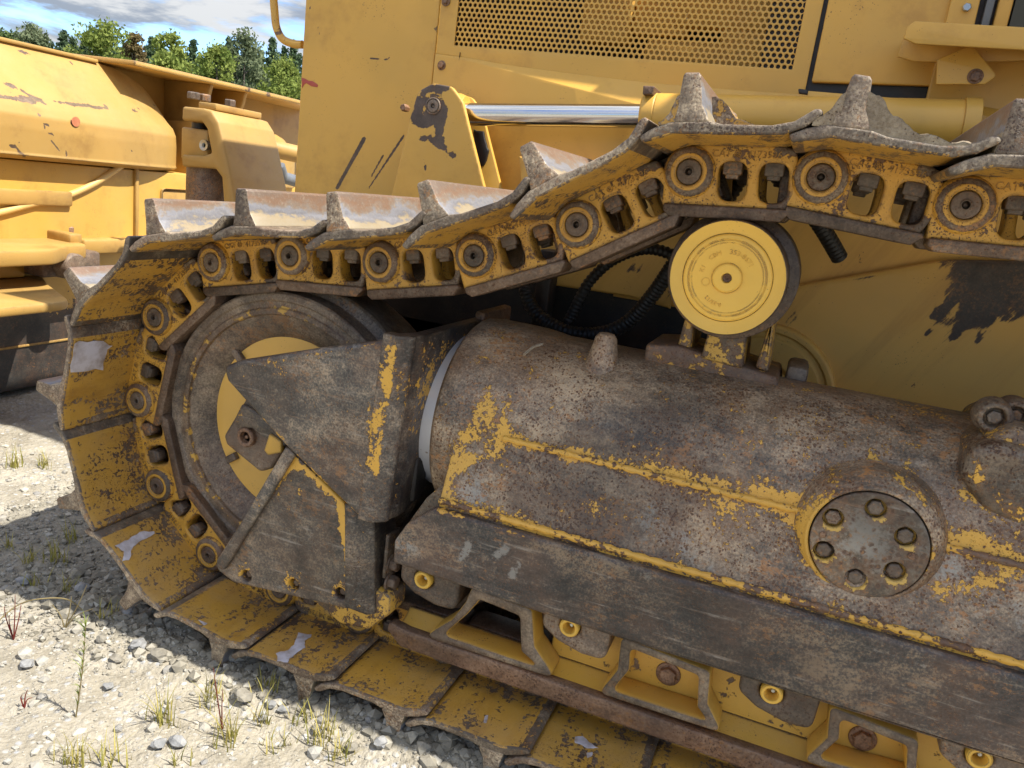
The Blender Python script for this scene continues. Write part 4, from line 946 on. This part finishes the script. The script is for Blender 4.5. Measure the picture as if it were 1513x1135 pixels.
# main frame plate, belly and near-black shade block of the hood behind the upper run
mp = cutgrid(plate([xz(1168, 424, 1.93), xz(1400, 384, 1.93), (.6, 1.135), (1.35, 1.2), (1.35, .2), (-.12, .2), (-.12, .8)], 1.93, 1.96, bev=.008), .014)
R9 = random.Random(9)
scrape = [(pxl(1.93, (1450, 395), (1540, 400)), .085, -1.25), (pxl(1.93, (1460, 440), (1540, 440)), .06, -.6)]
for k in range(16):
    x0 = R9.uniform(1395, 1513); y0 = R9.uniform(425, 480); L_ = R9.uniform(15, 75); scrape.append((pxl(1.93, (x0, y0), (x0 - L_ * .62, y0 + L_)), R9.uniform(.004, .010), -.45))
for k in range(14):
    x0 = R9.uniform(1190, 1500); y0 = R9.uniform(430, 610); L_ = R9.uniform(5, 26); scrape.append((pxl(1.93, (x0, y0), (x0 - L_ * .4, y0 + L_)), .003, -.55))
scrape += [(pxl(1.93, (1172, 430), (1260, 414), (1330, 402)), .004, -.6), (pxl(1.93, (1165, 440), (1175, 480)), .03, -.5)]
paint(mp, strokes(scrape))
MP = link('main_frame_plate', mp, M_belly, DZ, label='ochre main frame plate with a large black scraped patch')
link('belly_panel', cutgrid(plate([(-.45, .885), (1.35, .885), (1.35, 1.30), (-.45, 1.30)], 1.965, 1.99, bev=.004), .05), M_belly, DZ)
lb = cutgrid(plate([xz(780, 416, 1.96), xz(930, 438, 1.96), (-.30, .88), (-.30, 1.20), (-.75, 1.20)], 1.955, 1.975, bev=.004), .02)
paint(lb, strokes([(pxl(1.96, (905, 385), (935, 395)), .012, -.6), (pxl(1.96, (950, 400), (985, 420)), .03, -.7), (pxl(1.96, (850, 410), (880, 395)), .004, -.5)]))
link('belly_panel', lb, M_belly, DZ)
link('hood_shade_block', box(XF + .01, 1.4, HY + .11, 3.12, .75, 2.46, .02), M_void, DZ)  # solid hood filling added to cast shade; near-black colour stands for the bay's darkness
link('hood_front', box(XF + .002, XF + .03, HY + .021, 3.12, .40, 2.48, .004), M_hood, DZ)
link('belly_pan', box(XF + .02, 1.4, 2.0, 3.1, .38, .74, .02), M_dark, DZ)
link('shade_sheet', box(-1.25, -.13, 2.0, 2.02, .3, .90, .0), M_dark, DZ)  # near-black sheet standing in for the shadow below the hood
dc = at(1122, 582, Y=1.90)
link('final_cover', lathe([(1.93, .168), (1.905, .166), (1.900, .160), (1.900, .150), (1.906, .146), (1.906, .138), (1.901, .132), (1.901, .08), (1.91, .07)], (dc.x, 0, dc.z), n=64, cap0=False), M_belly, DZ, label='round ochre cover plate behind the frame tube')
# corrugated hoses
def hose(pts, r):
    P = smooth_path(pts, 14); D = [P[0]]; acc = 0
    for a, b in zip(P, P[1:]):
        n = max(1, int((b - a).length / .0022))
        for k in range(1, n + 1): D.append(a + (b - a) * k / n)
    return tube(D, r, 12, rf=lambda i: r * (1 if (i // 2) % 2 else .86))
def HP(*l): return [at(x, y, Y=Y) for x, y, Y in l]
link('hydraulic_hose', hose(HP((775, 425, 1.86), (790, 460, 1.84), (830, 487, 1.82), (880, 494, 1.82), (925, 478, 1.80), (965, 435, 1.78), (1000, 385, 1.76), (1040, 345, 1.76), (1090, 270, 1.78)), .018), M_rubber, DZ, label='thick black corrugated hose sagging behind the frame tube')
link('hydraulic_hose', hose(HP((835, 485, 1.84), (850, 455, 1.84), (872, 415, 1.84), (910, 382, 1.84), (960, 368, 1.83), (1010, 385, 1.82), (1060, 420, 1.84)), .014), M_rubber, DZ, label='black corrugated hose arching up to the left of the roller')
link('hydraulic_hose', hose(HP((1090, 230, 1.78), (1140, 250, 1.76), (1175, 290, 1.76), (1210, 330, 1.78), (1240, 380, 1.84)), .018), M_rubber, DZ, label='black corrugated hose seen through the track link windows')
link('hose_post', box(-.64, -.60, 1.90, 1.96, .74, .98, .006), M_dark, DZ)
# lift cylinder lying along the hood, and its bracket
YC = 1.915
a = at(655, 163, Y=YC); b = at(950, 172, Y=YC); e = at(1418, 186, Y=YC); dirv = (e - b).normalized()
def along(prof, a0, dirv, n=40):
    me = lathe(prof, (0, 0, 0), 'X', n, cap0=True, cap1=True)
    me.transform(Matrix.Translation(a0) @ Vector((1, 0, 0)).rotation_difference(dirv).to_matrix().to_4x4()); return me
LC = link('lift_cylinder', along([(0, .030), (0, .049), (.004, .0525), (.030, .0525), (.032, .0505), (.034, .052), ((e - b).length, .052), ((e - b).length, .04)], b, dirv), M_hood, DZ, label='yellow hydraulic cylinder lying above the track')
link('end_cap', along([(0, .056), (.03, .056), (.032, .03)], e, dirv), M_hood, LC)
rd = (b - at(688, 169, Y=YC))
link('rod', along([(0, .0275), (rd.length + .01, .0275)], at(688, 169, Y=YC), rd.normalized(), 48), M_chrome, LC)
rc_ = at(655, 160, Y=YC)
link('rod_eye', join([lathe([(-.035, .044), (-.038, .048), (.038, .048), (.035, .044)], rc_, 'Y', 36), along([(0, .042), (.05, .036), (.066, .030)], rc_, rd.normalized(), 24)]), M_hood, LC)
link('gland_clip', plate(rnd(pxl(YC - .05, (951, 127), (968, 128), (964, 140), (950, 140)), .002), YC - .055, YC + .03, bev=.002), M_rusty, LC)
br_out = rnd(pxl(1.86, (576, 300), (606, 175), (618, 135), (640, 123), (668, 128), (684, 150), (694, 190), (722, 300)), [.002, .02, .03, .03, .03, .03, .02, .002])
pc = xz(641, 157, 1.86)
br = cutgrid(plate(br_out, 1.858, 1.872, bev=.003), .008)
paint(br, strokes([([pc], .044, -.92), (pxl(1.86, (618, 150), (616, 180), (630, 185)), .014, -1.0), (pxl(1.86, (655, 165), (650, 195)), .012, -1.1), (pxl(1.86, (612, 172), (628, 178)), .010, -.9), (pxl(1.86, (640, 178), (650, 188)), .010, -.8), (pxl(1.86, (625, 205), (650, 208)), .014, -.85), (pxl(1.86, (628, 235), (629, 252)), .006, -1.0), (pxl(1.86, (650, 215), (672, 230)), .014, -.75), (pxl(1.86, (628, 130), (660, 130)), .012, -.9)]))
BK = link('cylinder_bracket', br, worn('bracket_paint', Y1, [(.05, .038, .034), (.075, .055, .048), (.11, .08, .065)], base=.66, s1=34, a1=.8, a2=.9, edge=.4, edge_r=.004, rust=.35, dust=.15, dust_c=(.5, .4, .22), pit=.15, bump=.0008), DZ, label='tapered yellow bracket holding the cylinder rod end')
br2 = plate(br_out, 1.955, 1.969, bev=.003); br2.transform(Matrix.Translation((.012, 0, -.01))); link('rear_cheek', br2, M_hood, BK)
link('dark_patch', plate(ragged(pxl(1.95, (700, 192), (715, 195), (718, 210), (722, 222), (716, 245), (708, 245), (702, 210)), .002, 3, 6), 1.945, 1.954, bev=.001), M_dark, BK)  # ragged near-black patch on the rear cheek
link('pin', join([lathe([(1.862, .0205), (1.8545, .0205), (1.8535, .018), (1.857, .0165)], (pc[0], 0, pc[1]), n=28, cap0=False, cap1=False), lathe([(1.857, .0165), (1.8535, .0150), (1.853, .006), (1.858, .0045)], (pc[0], 0, pc[1]), n=24)]), M_cast, BK)
bolt(603, 161, 1.94, .009, .03, M_rusty, BK, False)
# grab handle at the hood front
hd = [at(441, -40, Y=2.06), at(412, -40, Y=2.06), at(404, -20, Y=2.06), at(406, 20, Y=2.06), at(409, 42, Y=2.06), at(418, 58, Y=2.06), at(434, 65, Y=2.06), at(447, 66, Y=2.06)]
link('grab_handle', tube(smooth_path(hd, 6), .0115, 14), worn('handle_paint', Y1, BROWN, base=.25, s1=12, a1=.9, rust=.7, edge=.1, dust=.1), DZ)

# ------------------------------------------------------------ blade seen from behind
BL = link('dozer_blade', box(-3.36, -3.30, .60, 4.56, .02, 1.44, .01), M_blade, DZ, label='big yellow dozer blade seen from behind')
secs = []
ys = [1.2, 1.7, 2.0, 2.3, 2.6, 2.78] + [2.78 + .45 * sin(pi / 2 * k / 12) for k in range(1, 13)]
for y in ys:
    f = max(0, (y - 2.78) / .45); g = math.sqrt(max(0, 1 - f * f))
    zt = 1.19 + (1.425 - 1.19) * (.15 + .85 * g) if f > 0 else 1.425; xo = -.20 * (1 - g)
    sh_ = [(-3.30, zt), (-3.17 + xo * .3, zt), (-2.99 + xo, 1.19 + (zt - 1.19) * .16), (-2.955 + xo, 1.185), (-2.935 + xo, 1.15), (-2.93 + xo, 1.10), (-2.93 + xo, 1.006), (-2.925 + xo, .998), (-2.94 + xo, .99), (-2.97 + xo, .98), (-3.30, .98)]
    secs.append([(x, y, z) for x, z in sh_])
bt = cutgrid(loft(secs, True, True, 25), .016, 'yz')
def yz_strokes(L):
    f0 = strokes(L); return lambda co: f0((co[1], 0, co[2]))
def byz(X, *pts): return [(at(x, y, X=X).y, at(x, y, X=X).z) for x, y in pts]
Rb = random.Random(3)
bl_scr = [(byz(-2.95, (0, 142), (60, 149), (130, 157), (170, 162)), .013, -.85), (byz(-2.95, (48, 148), (62, 190), (75, 215), (95, 232)), .0045, -1.0), (byz(-2.95, (54, 148), (68, 190), (81, 213), (100, 230)), .0035, -.9), (byz(-2.98, (4, 118), (34, 132), (64, 152)), .006, -1.1), (byz(-2.95, (210, 164), (224, 164)), .014, -.9), (byz(-2.95, (100, 172), (103, 186)), .005, -1.0), (byz(-3.05, (55, 80), (70, 85)), .008, -.9), (byz(-2.95, (15, 215), (35, 235)), .012, -.7), (byz(-2.95, (165, 200), (178, 206)), .008, -.7)]
for k in range(26):
    x = Rb.uniform(0, 265); y = Rb.uniform(95, 232); bl_scr.append((byz(-2.95, (x, y), (x + Rb.uniform(-4, 9), y + Rb.uniform(-2, 5))), Rb.uniform(.003, .008), -.9))
paint(bt, yz_strokes(bl_scr))
link('red_mark', lathe([(-2.9302, .02), (-2.9288, .02)], (0, at(112, 180, X=-2.93).y, at(112, 180, X=-2.93).z), 'X', 16), simple('faded_red', (.40, .12, .06), (.5, .2, .09), 30), BL)
link('torque_box', bt, M_blade, BL)
lw = cutgrid(box(-3.30, -2.99, 1.0, 4.4, .03, .975, .006), .05, 'yz')
paint(lw, lambda co: min(0, (co[2] - .52) * 4.0) if co[2] < .52 else 0)
M_lowblade = worn('blade_lower', (.60, .345, .06), [(.010, .010, .011), (.022, .021, .021), (.045, .04, .036)], base=.55, s1=6, a1=.9, a2=.5, edge=.3, rust=.4, dust=.2, dust_c=(.3, .27, .22), pit=.2, chips=.2, stain=.4)
link('lower_sheet', lw, M_lowblade, BL)
link('cutting_edge_seam', box(-2.992, -2.984, 1.0, 3.6, .212, .222, .002), M_blade, BL)
# top flange with gussets
FL = link('top_flange', plate([(-3.40, 2.80), (-2.98, 2.86), (-2.94, 3.5), (-2.94, 4.56), (-3.40, 4.56)], 1.43, 1.452, bev=.005, axis='Z'), worn('flange_paint', (.62, .36, .08), BROWN, base=.30, s1=7, a1=1.0, edge=.7, edge_r=.02, rust=.8, dust=.2), BL)
link('ridge_strip', box(-3.34, -3.15, 1.2, 2.82, 1.420, 1.436, .004), M_blade, BL)
for y in (3.36, 3.62):
    link('gusset', plate([(-3.30, 1.05), (-3.30, 1.43), (-3.0, 1.43), (-3.02, 1.36), (-3.2, 1.05)], y, y + .025, bev=.004), M_blade, BL)
link('end_box', loft([[(x_, y, z) for x_, z in ((-3.30, 1.22 - d), (-3.0 - d, 1.24 - d), (-2.93 - d, 1.18 - d), (-2.92 - d, .95), (-3.3, .95))] for y, d in ((3.28, 0), (3.9, 0), (4.0, .02), (4.06, .05), (4.10, .12))], True, True, 30), M_blade, BL)
q0 = at(400, 218, X=-2.75); q1 = at(452, 232, X=-2.6)
link('tilt_tube', tube([q0 + Vector((0, -.1, 0)), q1 + Vector((0, .1, 0))], .045, 20), M_blade, BL)
link('hose_fitting', tube([at(412, 245, X=-2.5), at(418, 262, X=-2.5), at(438, 268, X=-2.5)], .03, 12), M_trim, BL)
# curved weld rib and lugs low on the blade
wr = smooth_path([at(x, y, X=-2.985) for x, y in ((-40, 322), (0, 314), (50, 301), (100, 289), (140, 271), (165, 255), (190, 241), (235, 239))], 6)
link('rib', tube(wr, .014, 10), worn('rib_paint', (.66, .42, .13), BROWN, base=.5, s1=9, a1=.9, rust=.5, dust=.35, dust_c=(.6, .5, .3)), BL)
link('stiffener', box(-2.992, -2.97, 1.4, 2.53, .80, .862, .008), M_blade, BL)
link('stiffener', box(-2.992, -2.975, 2.87, 2.89, .66, .985, .005), M_blade, BL)
link('pocket', box(-2.992, -2.982, 3.03, 3.32, .62, .90, .02), M_blade, BL)
lug = plate(rnd([(-3.0, 1.2), (-2.70, 1.2), (-2.70, 2.22), (-2.80, 2.36), (-2.80, 2.46), (-3.0, 2.50)], [.01, .01, .12, .05, .05, .01]), .605, .665, bev=.010, axis='Z')
LG = link('push_arm_lug', lug, M_blade, BL, label='upper yellow lug plate with a bolt on top')
c = at(97, 350, Z=.665); link('bolt', bolt_mesh((c.x, c.y, .664), .036, .05, 'Z', False, 1), M_rusty, LG)
c = at(82, 346, Z=.665); link('bolt_lock', box(c.x - .05, c.x + .03, c.y - .015, c.y + .02, .664, .69, .004), M_rusty, LG)
link('lug_pad', box(-3.0, -2.86, 2.42, 2.48, .655, .70, .008), M_blade, LG)
lug2 = plate(rnd([(-3.0, 1.2), (-2.48, 1.2), (-2.48, 2.10), (-2.82, 2.28), (-3.0, 2.40)], [.01, .01, .1, .08, .01]), .478, .512, bev=.010, axis='Z')
link('push_arm_lug', lug2, M_blade, BL, label='lower yellow lug plate over the black bottom of the blade')
c = at(98, 392, X=-2.83); link('hinge_pin', lathe([(-2.98, .055), (-2.78, .055), (-2.77, .05)], (0, c.y, c.z), 'X', 28), M_cast, BL)
link('hinge_block', box(-3.0, -2.84, c.y - .10, c.y + .18, c.z - .05, c.z + .05, .015), M_cast, BL)
link('lug_web', box(-3.0, -2.94, 1.2, 2.28, .515, .606, .01), M_lowblade, BL)
link('side_rail', box(-3.0, -2.93, 2.55, 3.0, .60, .665, .01), M_blade, BL)
# yoke on the back of the blade
YK = 2.66
yo = pxl(YK, (269, 157), (300, 160), (312, 164), (322, 180), (330, 212), (341, 262), (352, 330), (332, 330), (327, 262), (318, 250), (300, 248), (268, 246), (268, 228), (300, 230), (312, 226), (305, 190), (298, 180), (268, 178))
YKO = link('blade_yoke', plate(rnd(yo, .010, 3), YK, YK + .36, bev=.010), M_blade, BL, label='yellow curved yoke with bolts on top')
kp = at(300, 158, Y=YK)
link('cap_plate', box(kp.x - .07, kp.x + .02, YK + .05, YK + .34, kp.z - .005, kp.z + .022, .004), M_blade, YKO)
for x, y, d in ((286, 150, .10), (302, 150, .15), (340, 155, .30)):
    q = at(x, y, Y=YK + d); link('bolt', bolt_mesh((q.x, YK + d, kp.z + .026), .024, .035, 'Z', False, 1), M_steel, YKO)
q = at(289, 214, Y=YK + .05); link('trunnion_block', box(q.x - .06, q.x + .08, YK + .03, YK + .2, q.z - .065, q.z + .065, .008), M_blade, YKO)
q = at(303, 215, Y=YK + .03); link('trunnion_pin', lathe([(YK + .04, .022), (YK + .02, .022), (YK + .022, .010), (YK + .03, .006)], (q.x, 0, q.z), n=20), M_zinc, YKO)
q = at(306, 272, Y=YK + .12); link('cylinder_body', tube([q + Vector((0, 0, -.45)), q + Vector((0, 0, .10))], .085, 28), M_cast, YKO)
q = at(296, 188, Y=YK + .1); link('rod_neck', tube([q + Vector((0, 0, -.05)), q + Vector((0, 0, .05))], .035, 16), M_dark, YKO)
q = at(372, 262, Y=YK + .25); link('yoke_dome', lathe([(0, .0), (.001, .075), (-.004, .08)], q, 'X', 30, cap0=False, cap1=False), M_blade, YKO)

# ------------------------------------------------------------ cab outside the view, placed and sized for the shadow it throws
CB = link('cab', box(.80, 2.4, 1.62, 3.55, 1.62, 1.78, .02), M_hood, DZ)
for x in (.83, 2.3):
    for y in (1.66, 3.45): link('pillar', box(x - .05, x + .05, y - .05, y + .05, 1.77, 3.1, .01), M_hood, CB)
link('roof', box(.77, 2.45, 1.58, 3.6, 3.08, 3.22, .03), M_hood, CB)
link('windscreen', box(.825, .835, 1.70, 3.40, 1.78, 3.08, .001), M_glass, CB)
link('side_window', box(.89, 2.24, 1.655, 1.665, 1.78, 3.08, .001), M_glass, CB)

# ================================================================== SMALL THINGS ON THE GROUND
def stone_mesh(r, seed, sub=2, flat=.7):
    bm = bmesh.new(); bmesh.ops.create_icosphere(bm, subdivisions=sub, radius=r)
    R = random.Random(seed); o = Vector((R.random() * 50, R.random() * 50, R.random() * 50)); sx, sy = R.uniform(.8, 1.3), R.uniform(.7, 1.05)
    for v in bm.verts:
        n = v.co.normalized(); f = 1 + .42 * mnoise.noise(n * 1.5 + o) + .22 * mnoise.noise(n * 3.5 + o)
        v.co = Vector((v.co.x * f * sx, v.co.y * f * sy, v.co.z * f * flat))
    me = bpy.data.meshes.new('m'); bm.to_mesh(me); bm.free()
    for p in me.polygons: p.use_smooth = True
    me.set_sharp_from_angle(angle=radians(16)); return me
# loose gravel and broken clods: one mass
Rg = random.Random(77)
base = []
for k in range(10):
    m0 = stone_mesh(1.0, 500 + k, 1, Rg.uniform(.55, .85)); base.append(([v.co.copy() for v in m0.vertices], [tuple(p.vertices) for p in m0.polygons]))
def scatter(n, fn, tone):
    vs, fs, tn = [], [], []
    for k in range(n):
        x, y, r = fn()
        if x is None: continue
        bv, bf = base[Rg.randrange(10)]; a = Rg.random() * 6.28; ca, sa = cos(a), sin(a); z = ground_z(x, y) + r * Rg.uniform(-.15, .35); b = len(vs)
        for v in bv: vs.append((x + r * (v.x * ca - v.y * sa), y + r * (v.x * sa + v.y * ca), z + r * v.z))
        fs += [tuple(i + b for i in f) for f in bf]; tn += [min(1, max(0, Rg.gauss(.5, .25)))] * len(bf)
    me = pyd(vs, fs, 40, recalc=False)
    for p in me.polygons: p.use_smooth = False
    a_ = me.attributes.new('tone', 'FLOAT', 'FACE'); a_.data.foreach_set('value', tn); return me
def f_open():
    return Rg.uniform(-2.9, .1), Rg.uniform(.70, 1.9), min(.016, .0017 * math.exp(Rg.expovariate(2.3)))
def f_foot():
    x = Rg.uniform(-1.72, .3); y = Rg.gauss(1.30, .07)
    if y < 1.185 + Rg.gauss(0, .02) or y > 1.6: return None, None, None
    return x, y, min(.019, .0032 * math.exp(Rg.expovariate(1.9)))
def f_front():
    x = Rg.uniform(-2.1, -1.2); y = Rg.uniform(1.1, 1.9); return x, y, min(.012, .0022 * math.exp(Rg.expovariate(1.9)))
def tonemat(name, stops, bs=60):
    m, t = newmat(name); a = t.n('ShaderNodeAttribute', attribute_name='tone').outputs['Fac']; geo = t.n('ShaderNodeNewGeometry')
    nz = t.noise(geo.outputs['Position'], bs, 5, .65)
    c = t.cr(t.m('ADD', a, t.m('MULTIPLY', t.m('SUBTRACT', nz, .5), .5)), stops)
    return finish(m, t, c, .92, nz, .003, spec=.25)
M_grav = tonemat('loose_gravel', [(.1, (.23, .22, .20)), (.4, (.35, .32, .255)), (.65, (.32, .305, .265)), (.9, (.45, .41, .33))])
M_soil = tonemat('broken_soil', [(.1, (.13, .118, .09)), (.45, (.235, .212, .165)), (.7, (.30, .275, .22)), (.95, (.42, .395, .33))])
g1 = link('loose_gravel', scatter(16000, f_open, 0), M_grav, keep=True, kind='stuff'); tag(g1, 'fine loose gravel scattered over the pale ground', 'gravel')
g2 = link('broken_soil', join([scatter(6500, f_foot, 0), scatter(4200, f_front, 0)]), M_soil, keep=True, kind='stuff')
g2.data.attributes.new('tone', 'FLOAT', 'FACE').data.foreach_set('value', [min(1, max(0, Rg.gauss(.45, .2))) for p in g2.data.polygons])
for p in g2.data.polygons: p.use_smooth = False
tag(g2, 'broken soil and clods churned up along the foot of the track', 'soil')
# single stones one can point at
ST_ = [(205, 955, 11, 'angular grey stone left of the first grouser at the foot of the track'), (172, 975, 9, 'small round stone lowest at the left of the shaded soil'), (235, 970, 13, 'flat pale slab of soil under the left lower shoe'),
       (290, 955, 11, 'brown clod below the joint of the two left lower shoes'), (150, 945, 8, 'small pale stone in the shaded soil left of the track'), (400, 1042, 9, 'pale blue grey stone beside the second grouser'), (420, 1050, 8, 'blue grey stone right of the pale one at the second grouser'),
       (388, 1062, 7, 'small stone below the blue grey pair'), (563, 1098, 11, 'pale flat stone beside the third grouser'), (360, 1030, 13, 'long clod of earth lying against the second grouser'), (240, 1052, 7, 'grey pebble standing on the sunlit gravel near the shadow edge'),
       (262, 1098, 11, 'flat blue grey stone in the sunlit gravel, larger one'), (235, 1100, 9, 'flat blue grey stone in the sunlit gravel, left one'), (40, 982, 8, 'flat pale stone in the sun near the left picture edge'), (160, 1015, 7, 'flat blue stone in the sun below the tall weed'),
       (35, 860, 9, 'stone in the shade near the left picture edge'), (120, 870, 10, 'stone in the shade beside the grass tufts'), (190, 905, 9, 'stone just in front of the left grouser tip'), (470, 1080, 9, 'dark clod under the lower shoe left of the third grouser'), (520, 1105, 10, 'clod at the bottom under the third grouser')]
for k, (x, y, r, lab) in enumerate(ST_):
    p = at(x, y, Z=.015); z = ground_z(p.x, p.y); p = at(x, y, Z=z + .005); rr = .78 * r / FPX * (p - Vector((0, 0, CAMZ))).length
    sm = stone_mesh(rr * 1.15, 40 + k, 2, .62); sm.transform(Matrix.Translation((p.x, p.y, p.z + rr * .25)))
    o = link('clod' if 'clod' in lab else 'stone', sm, M_clod if ('clod' in lab or 'soil' in lab) else M_stone, origin=(p.x, p.y, p.z)); tag(o, lab, 'clod' if 'clod' in lab else 'stone', 'stones lying about the foot of the track')
# grass and weeds
def blade(vs, fs, tn, R, base, h, lean, az, wd, tone, segs=5):
    d = Vector((cos(az), sin(az), 0)); s = Vector((-sin(az), cos(az), 0)); b = len(vs)
    for k in range(segs + 1):
        f = k / segs; c = base + Vector((0, 0, h * (f - .18 * lean * f * f))) + d * h * lean * f ** 1.9
        wv_ = wd * (1 - f) ** .7 * .5
        vs.append(c - s * wv_); vs.append(c + s * wv_)
    for k in range(segs): fs.append((b + 2 * k, b + 2 * k + 1, b + 2 * k + 3, b + 2 * k + 2)); tn.append(tone)
def tuft(px, py, hpx, n, lab, mat, seed, spread=.013, wide=.0032):
    R = random.Random(seed); p = at(px, py, Z=.012); z = ground_z(p.x, p.y); p = at(px, py, Z=z); H = hpx / FPX * (p - Vector((0, 0, CAMZ))).length * .85
    vs, fs, tn = [], [], []
    for k in range(int(n * .95)):
        blade(vs, fs, tn, R, p + Vector((R.gauss(0, spread), R.gauss(0, spread), -.004)), H * R.uniform(.45, 1.05), R.uniform(.1, .75), R.random() * 6.28, wide * R.uniform(.7, 1.3), R.random())
    me = pyd(vs, fs, recalc=False); a = me.attributes.new('tone', 'FLOAT', 'FACE'); a.data.foreach_set('value', tn)
    o = link('grass_tuft', me, mat, origin=(p.x, p.y, z)); tag(o, lab, 'grass', 'grass tufts on the gravel'); return o
TF = [(242, 1068, 62, 34, 'yellow grass tuft in the sun below the second lower shoe'), (312, 1040, 58, 40, 'tall yellow green tuft with a red stem at the shadow edge'), (340, 1095, 75, 36, 'spiky yellow green tuft in the sun left of the tall grouser'),
      (112, 1128, 55, 44, 'dense green yellow tuft at the bottom left'), (165, 1132, 60, 20, 'thin tuft right of the dense one at the bottom left'), (398, 1020, 42, 26, 'green tuft in front of the shaded clods'), (390, 1070, 58, 24, 'pale green tuft in the shade beside the blue stones'),
      (446, 1068, 45, 22, 'short tuft right behind the second grouser'), (476, 1095, 62, 30, 'yellow tuft right of the second grouser'), (412, 1105, 50, 22, 'yellow tuft on the shadow edge at the bottom'), (505, 1120, 55, 30, 'grass tuft lowest at the right under the third grouser'),
      (85, 830, 48, 34, 'green tuft in the shade in front of the track'), (50, 832, 34, 26, 'low tuft in the shade near the left edge'), (108, 800, 42, 26, 'tuft in the shade close to the front shoes'), (52, 870, 34, 16, 'thin tuft in the middle of the shadow'), (108, 872, 40, 18, 'thin dark tuft right in the shadow'),
      (25, 690, 40, 30, 'grass tuft in the sunlit strip by the left edge'), (62, 690, 32, 26, 'grass tuft in the sunlit strip beside the shoes'), (265, 1128, 36, 16, 'small tuft at the bottom below the flat blue stones'), (10, 810, 30, 20, 'small tuft at the left picture edge in shade'), (158, 915, 40, 16, 'sparse dry tuft left of the grouser')]
for k, (x, y, h, n, lab) in enumerate(TF): tuft(x, y, h, n, lab, M_grass, 200 + k)
def weed(px, py, tops, lab, mat, seed, leafy):
    R = random.Random(seed); p = at(px, py, Z=.012); z = ground_z(p.x, p.y); p = at(px, py, Z=z)
    t = thing('weed', lab, 'weed', tuple(p)); ms = []; vs, fs, tn = [], [], []
    dist = (p - Vector((0, 0, CAMZ))).length
    for dx, dy in tops:
        up = Vector((RR[0][0], RR[0][1], 0)).normalized()
        e = p + up * (dx / FPX * dist) + Vector((R.uniform(-.01, .01), R.uniform(-.01, .01), dy / FPX * dist * 1.03)); mid = (p + e) / 2 + Vector((R.uniform(-.008, .008), 0, .006))
        P = smooth_path([p, mid, e], 6); ms.append(tube(P, .0014, 5, rf=lambda i: .0017 - .00009 * i))
        if leafy:
            for i, q in enumerate(P[2:]):
                for j in range(4): blade(vs, fs, tn, R, q, R.uniform(.012, .03), R.uniform(.5, 1.2), R.random() * 6.28, .0028, R.random(), 3)
    stm = link('stem', join(ms), mat, t)
    if leafy:
        me = pyd(vs, fs, recalc=False); a = me.attributes.new('tone', 'FLOAT', 'FACE'); a.data.foreach_set('value', tn); link('leaf', me, M_leafB, t, kind='stuff')
weed(112, 1060, [(12, 118)], 'tall leafy weed standing alone in the sunlit gravel', M_dry, 1, True)
weed(20, 945, [(-18, 40), (10, 45), (4, 60), (-6, 30)], 'small red stemmed weed at the left picture edge', M_red, 2, False)
weed(36, 1048, [(6, 25), (-4, 18), (10, 12)], 'tiny red weed low in the sunlit gravel', M_red, 3, False)
weed(328, 1078, [(-8, 88), (6, 60)], 'red stemmed weed among the spiky grass', M_red, 4, False)
weed(95, 930, [(6, 44), (22, 62), (-10, 30), (30, 30)], 'dry branching weed at the edge of the shadow', M_dry, 5, False)
d0 = [at(-10, 925, Z=.02), at(25, 895, Z=.05), at(60, 885, Z=.07), at(100, 886, Z=.05), at(125, 905, Z=.02)]
o = link('dry_stalk', tube(smooth_path(d0, 6), .0016, 5), M_dry); tag(o, 'long dry stalk bent over the ground at the left', 'stalk')
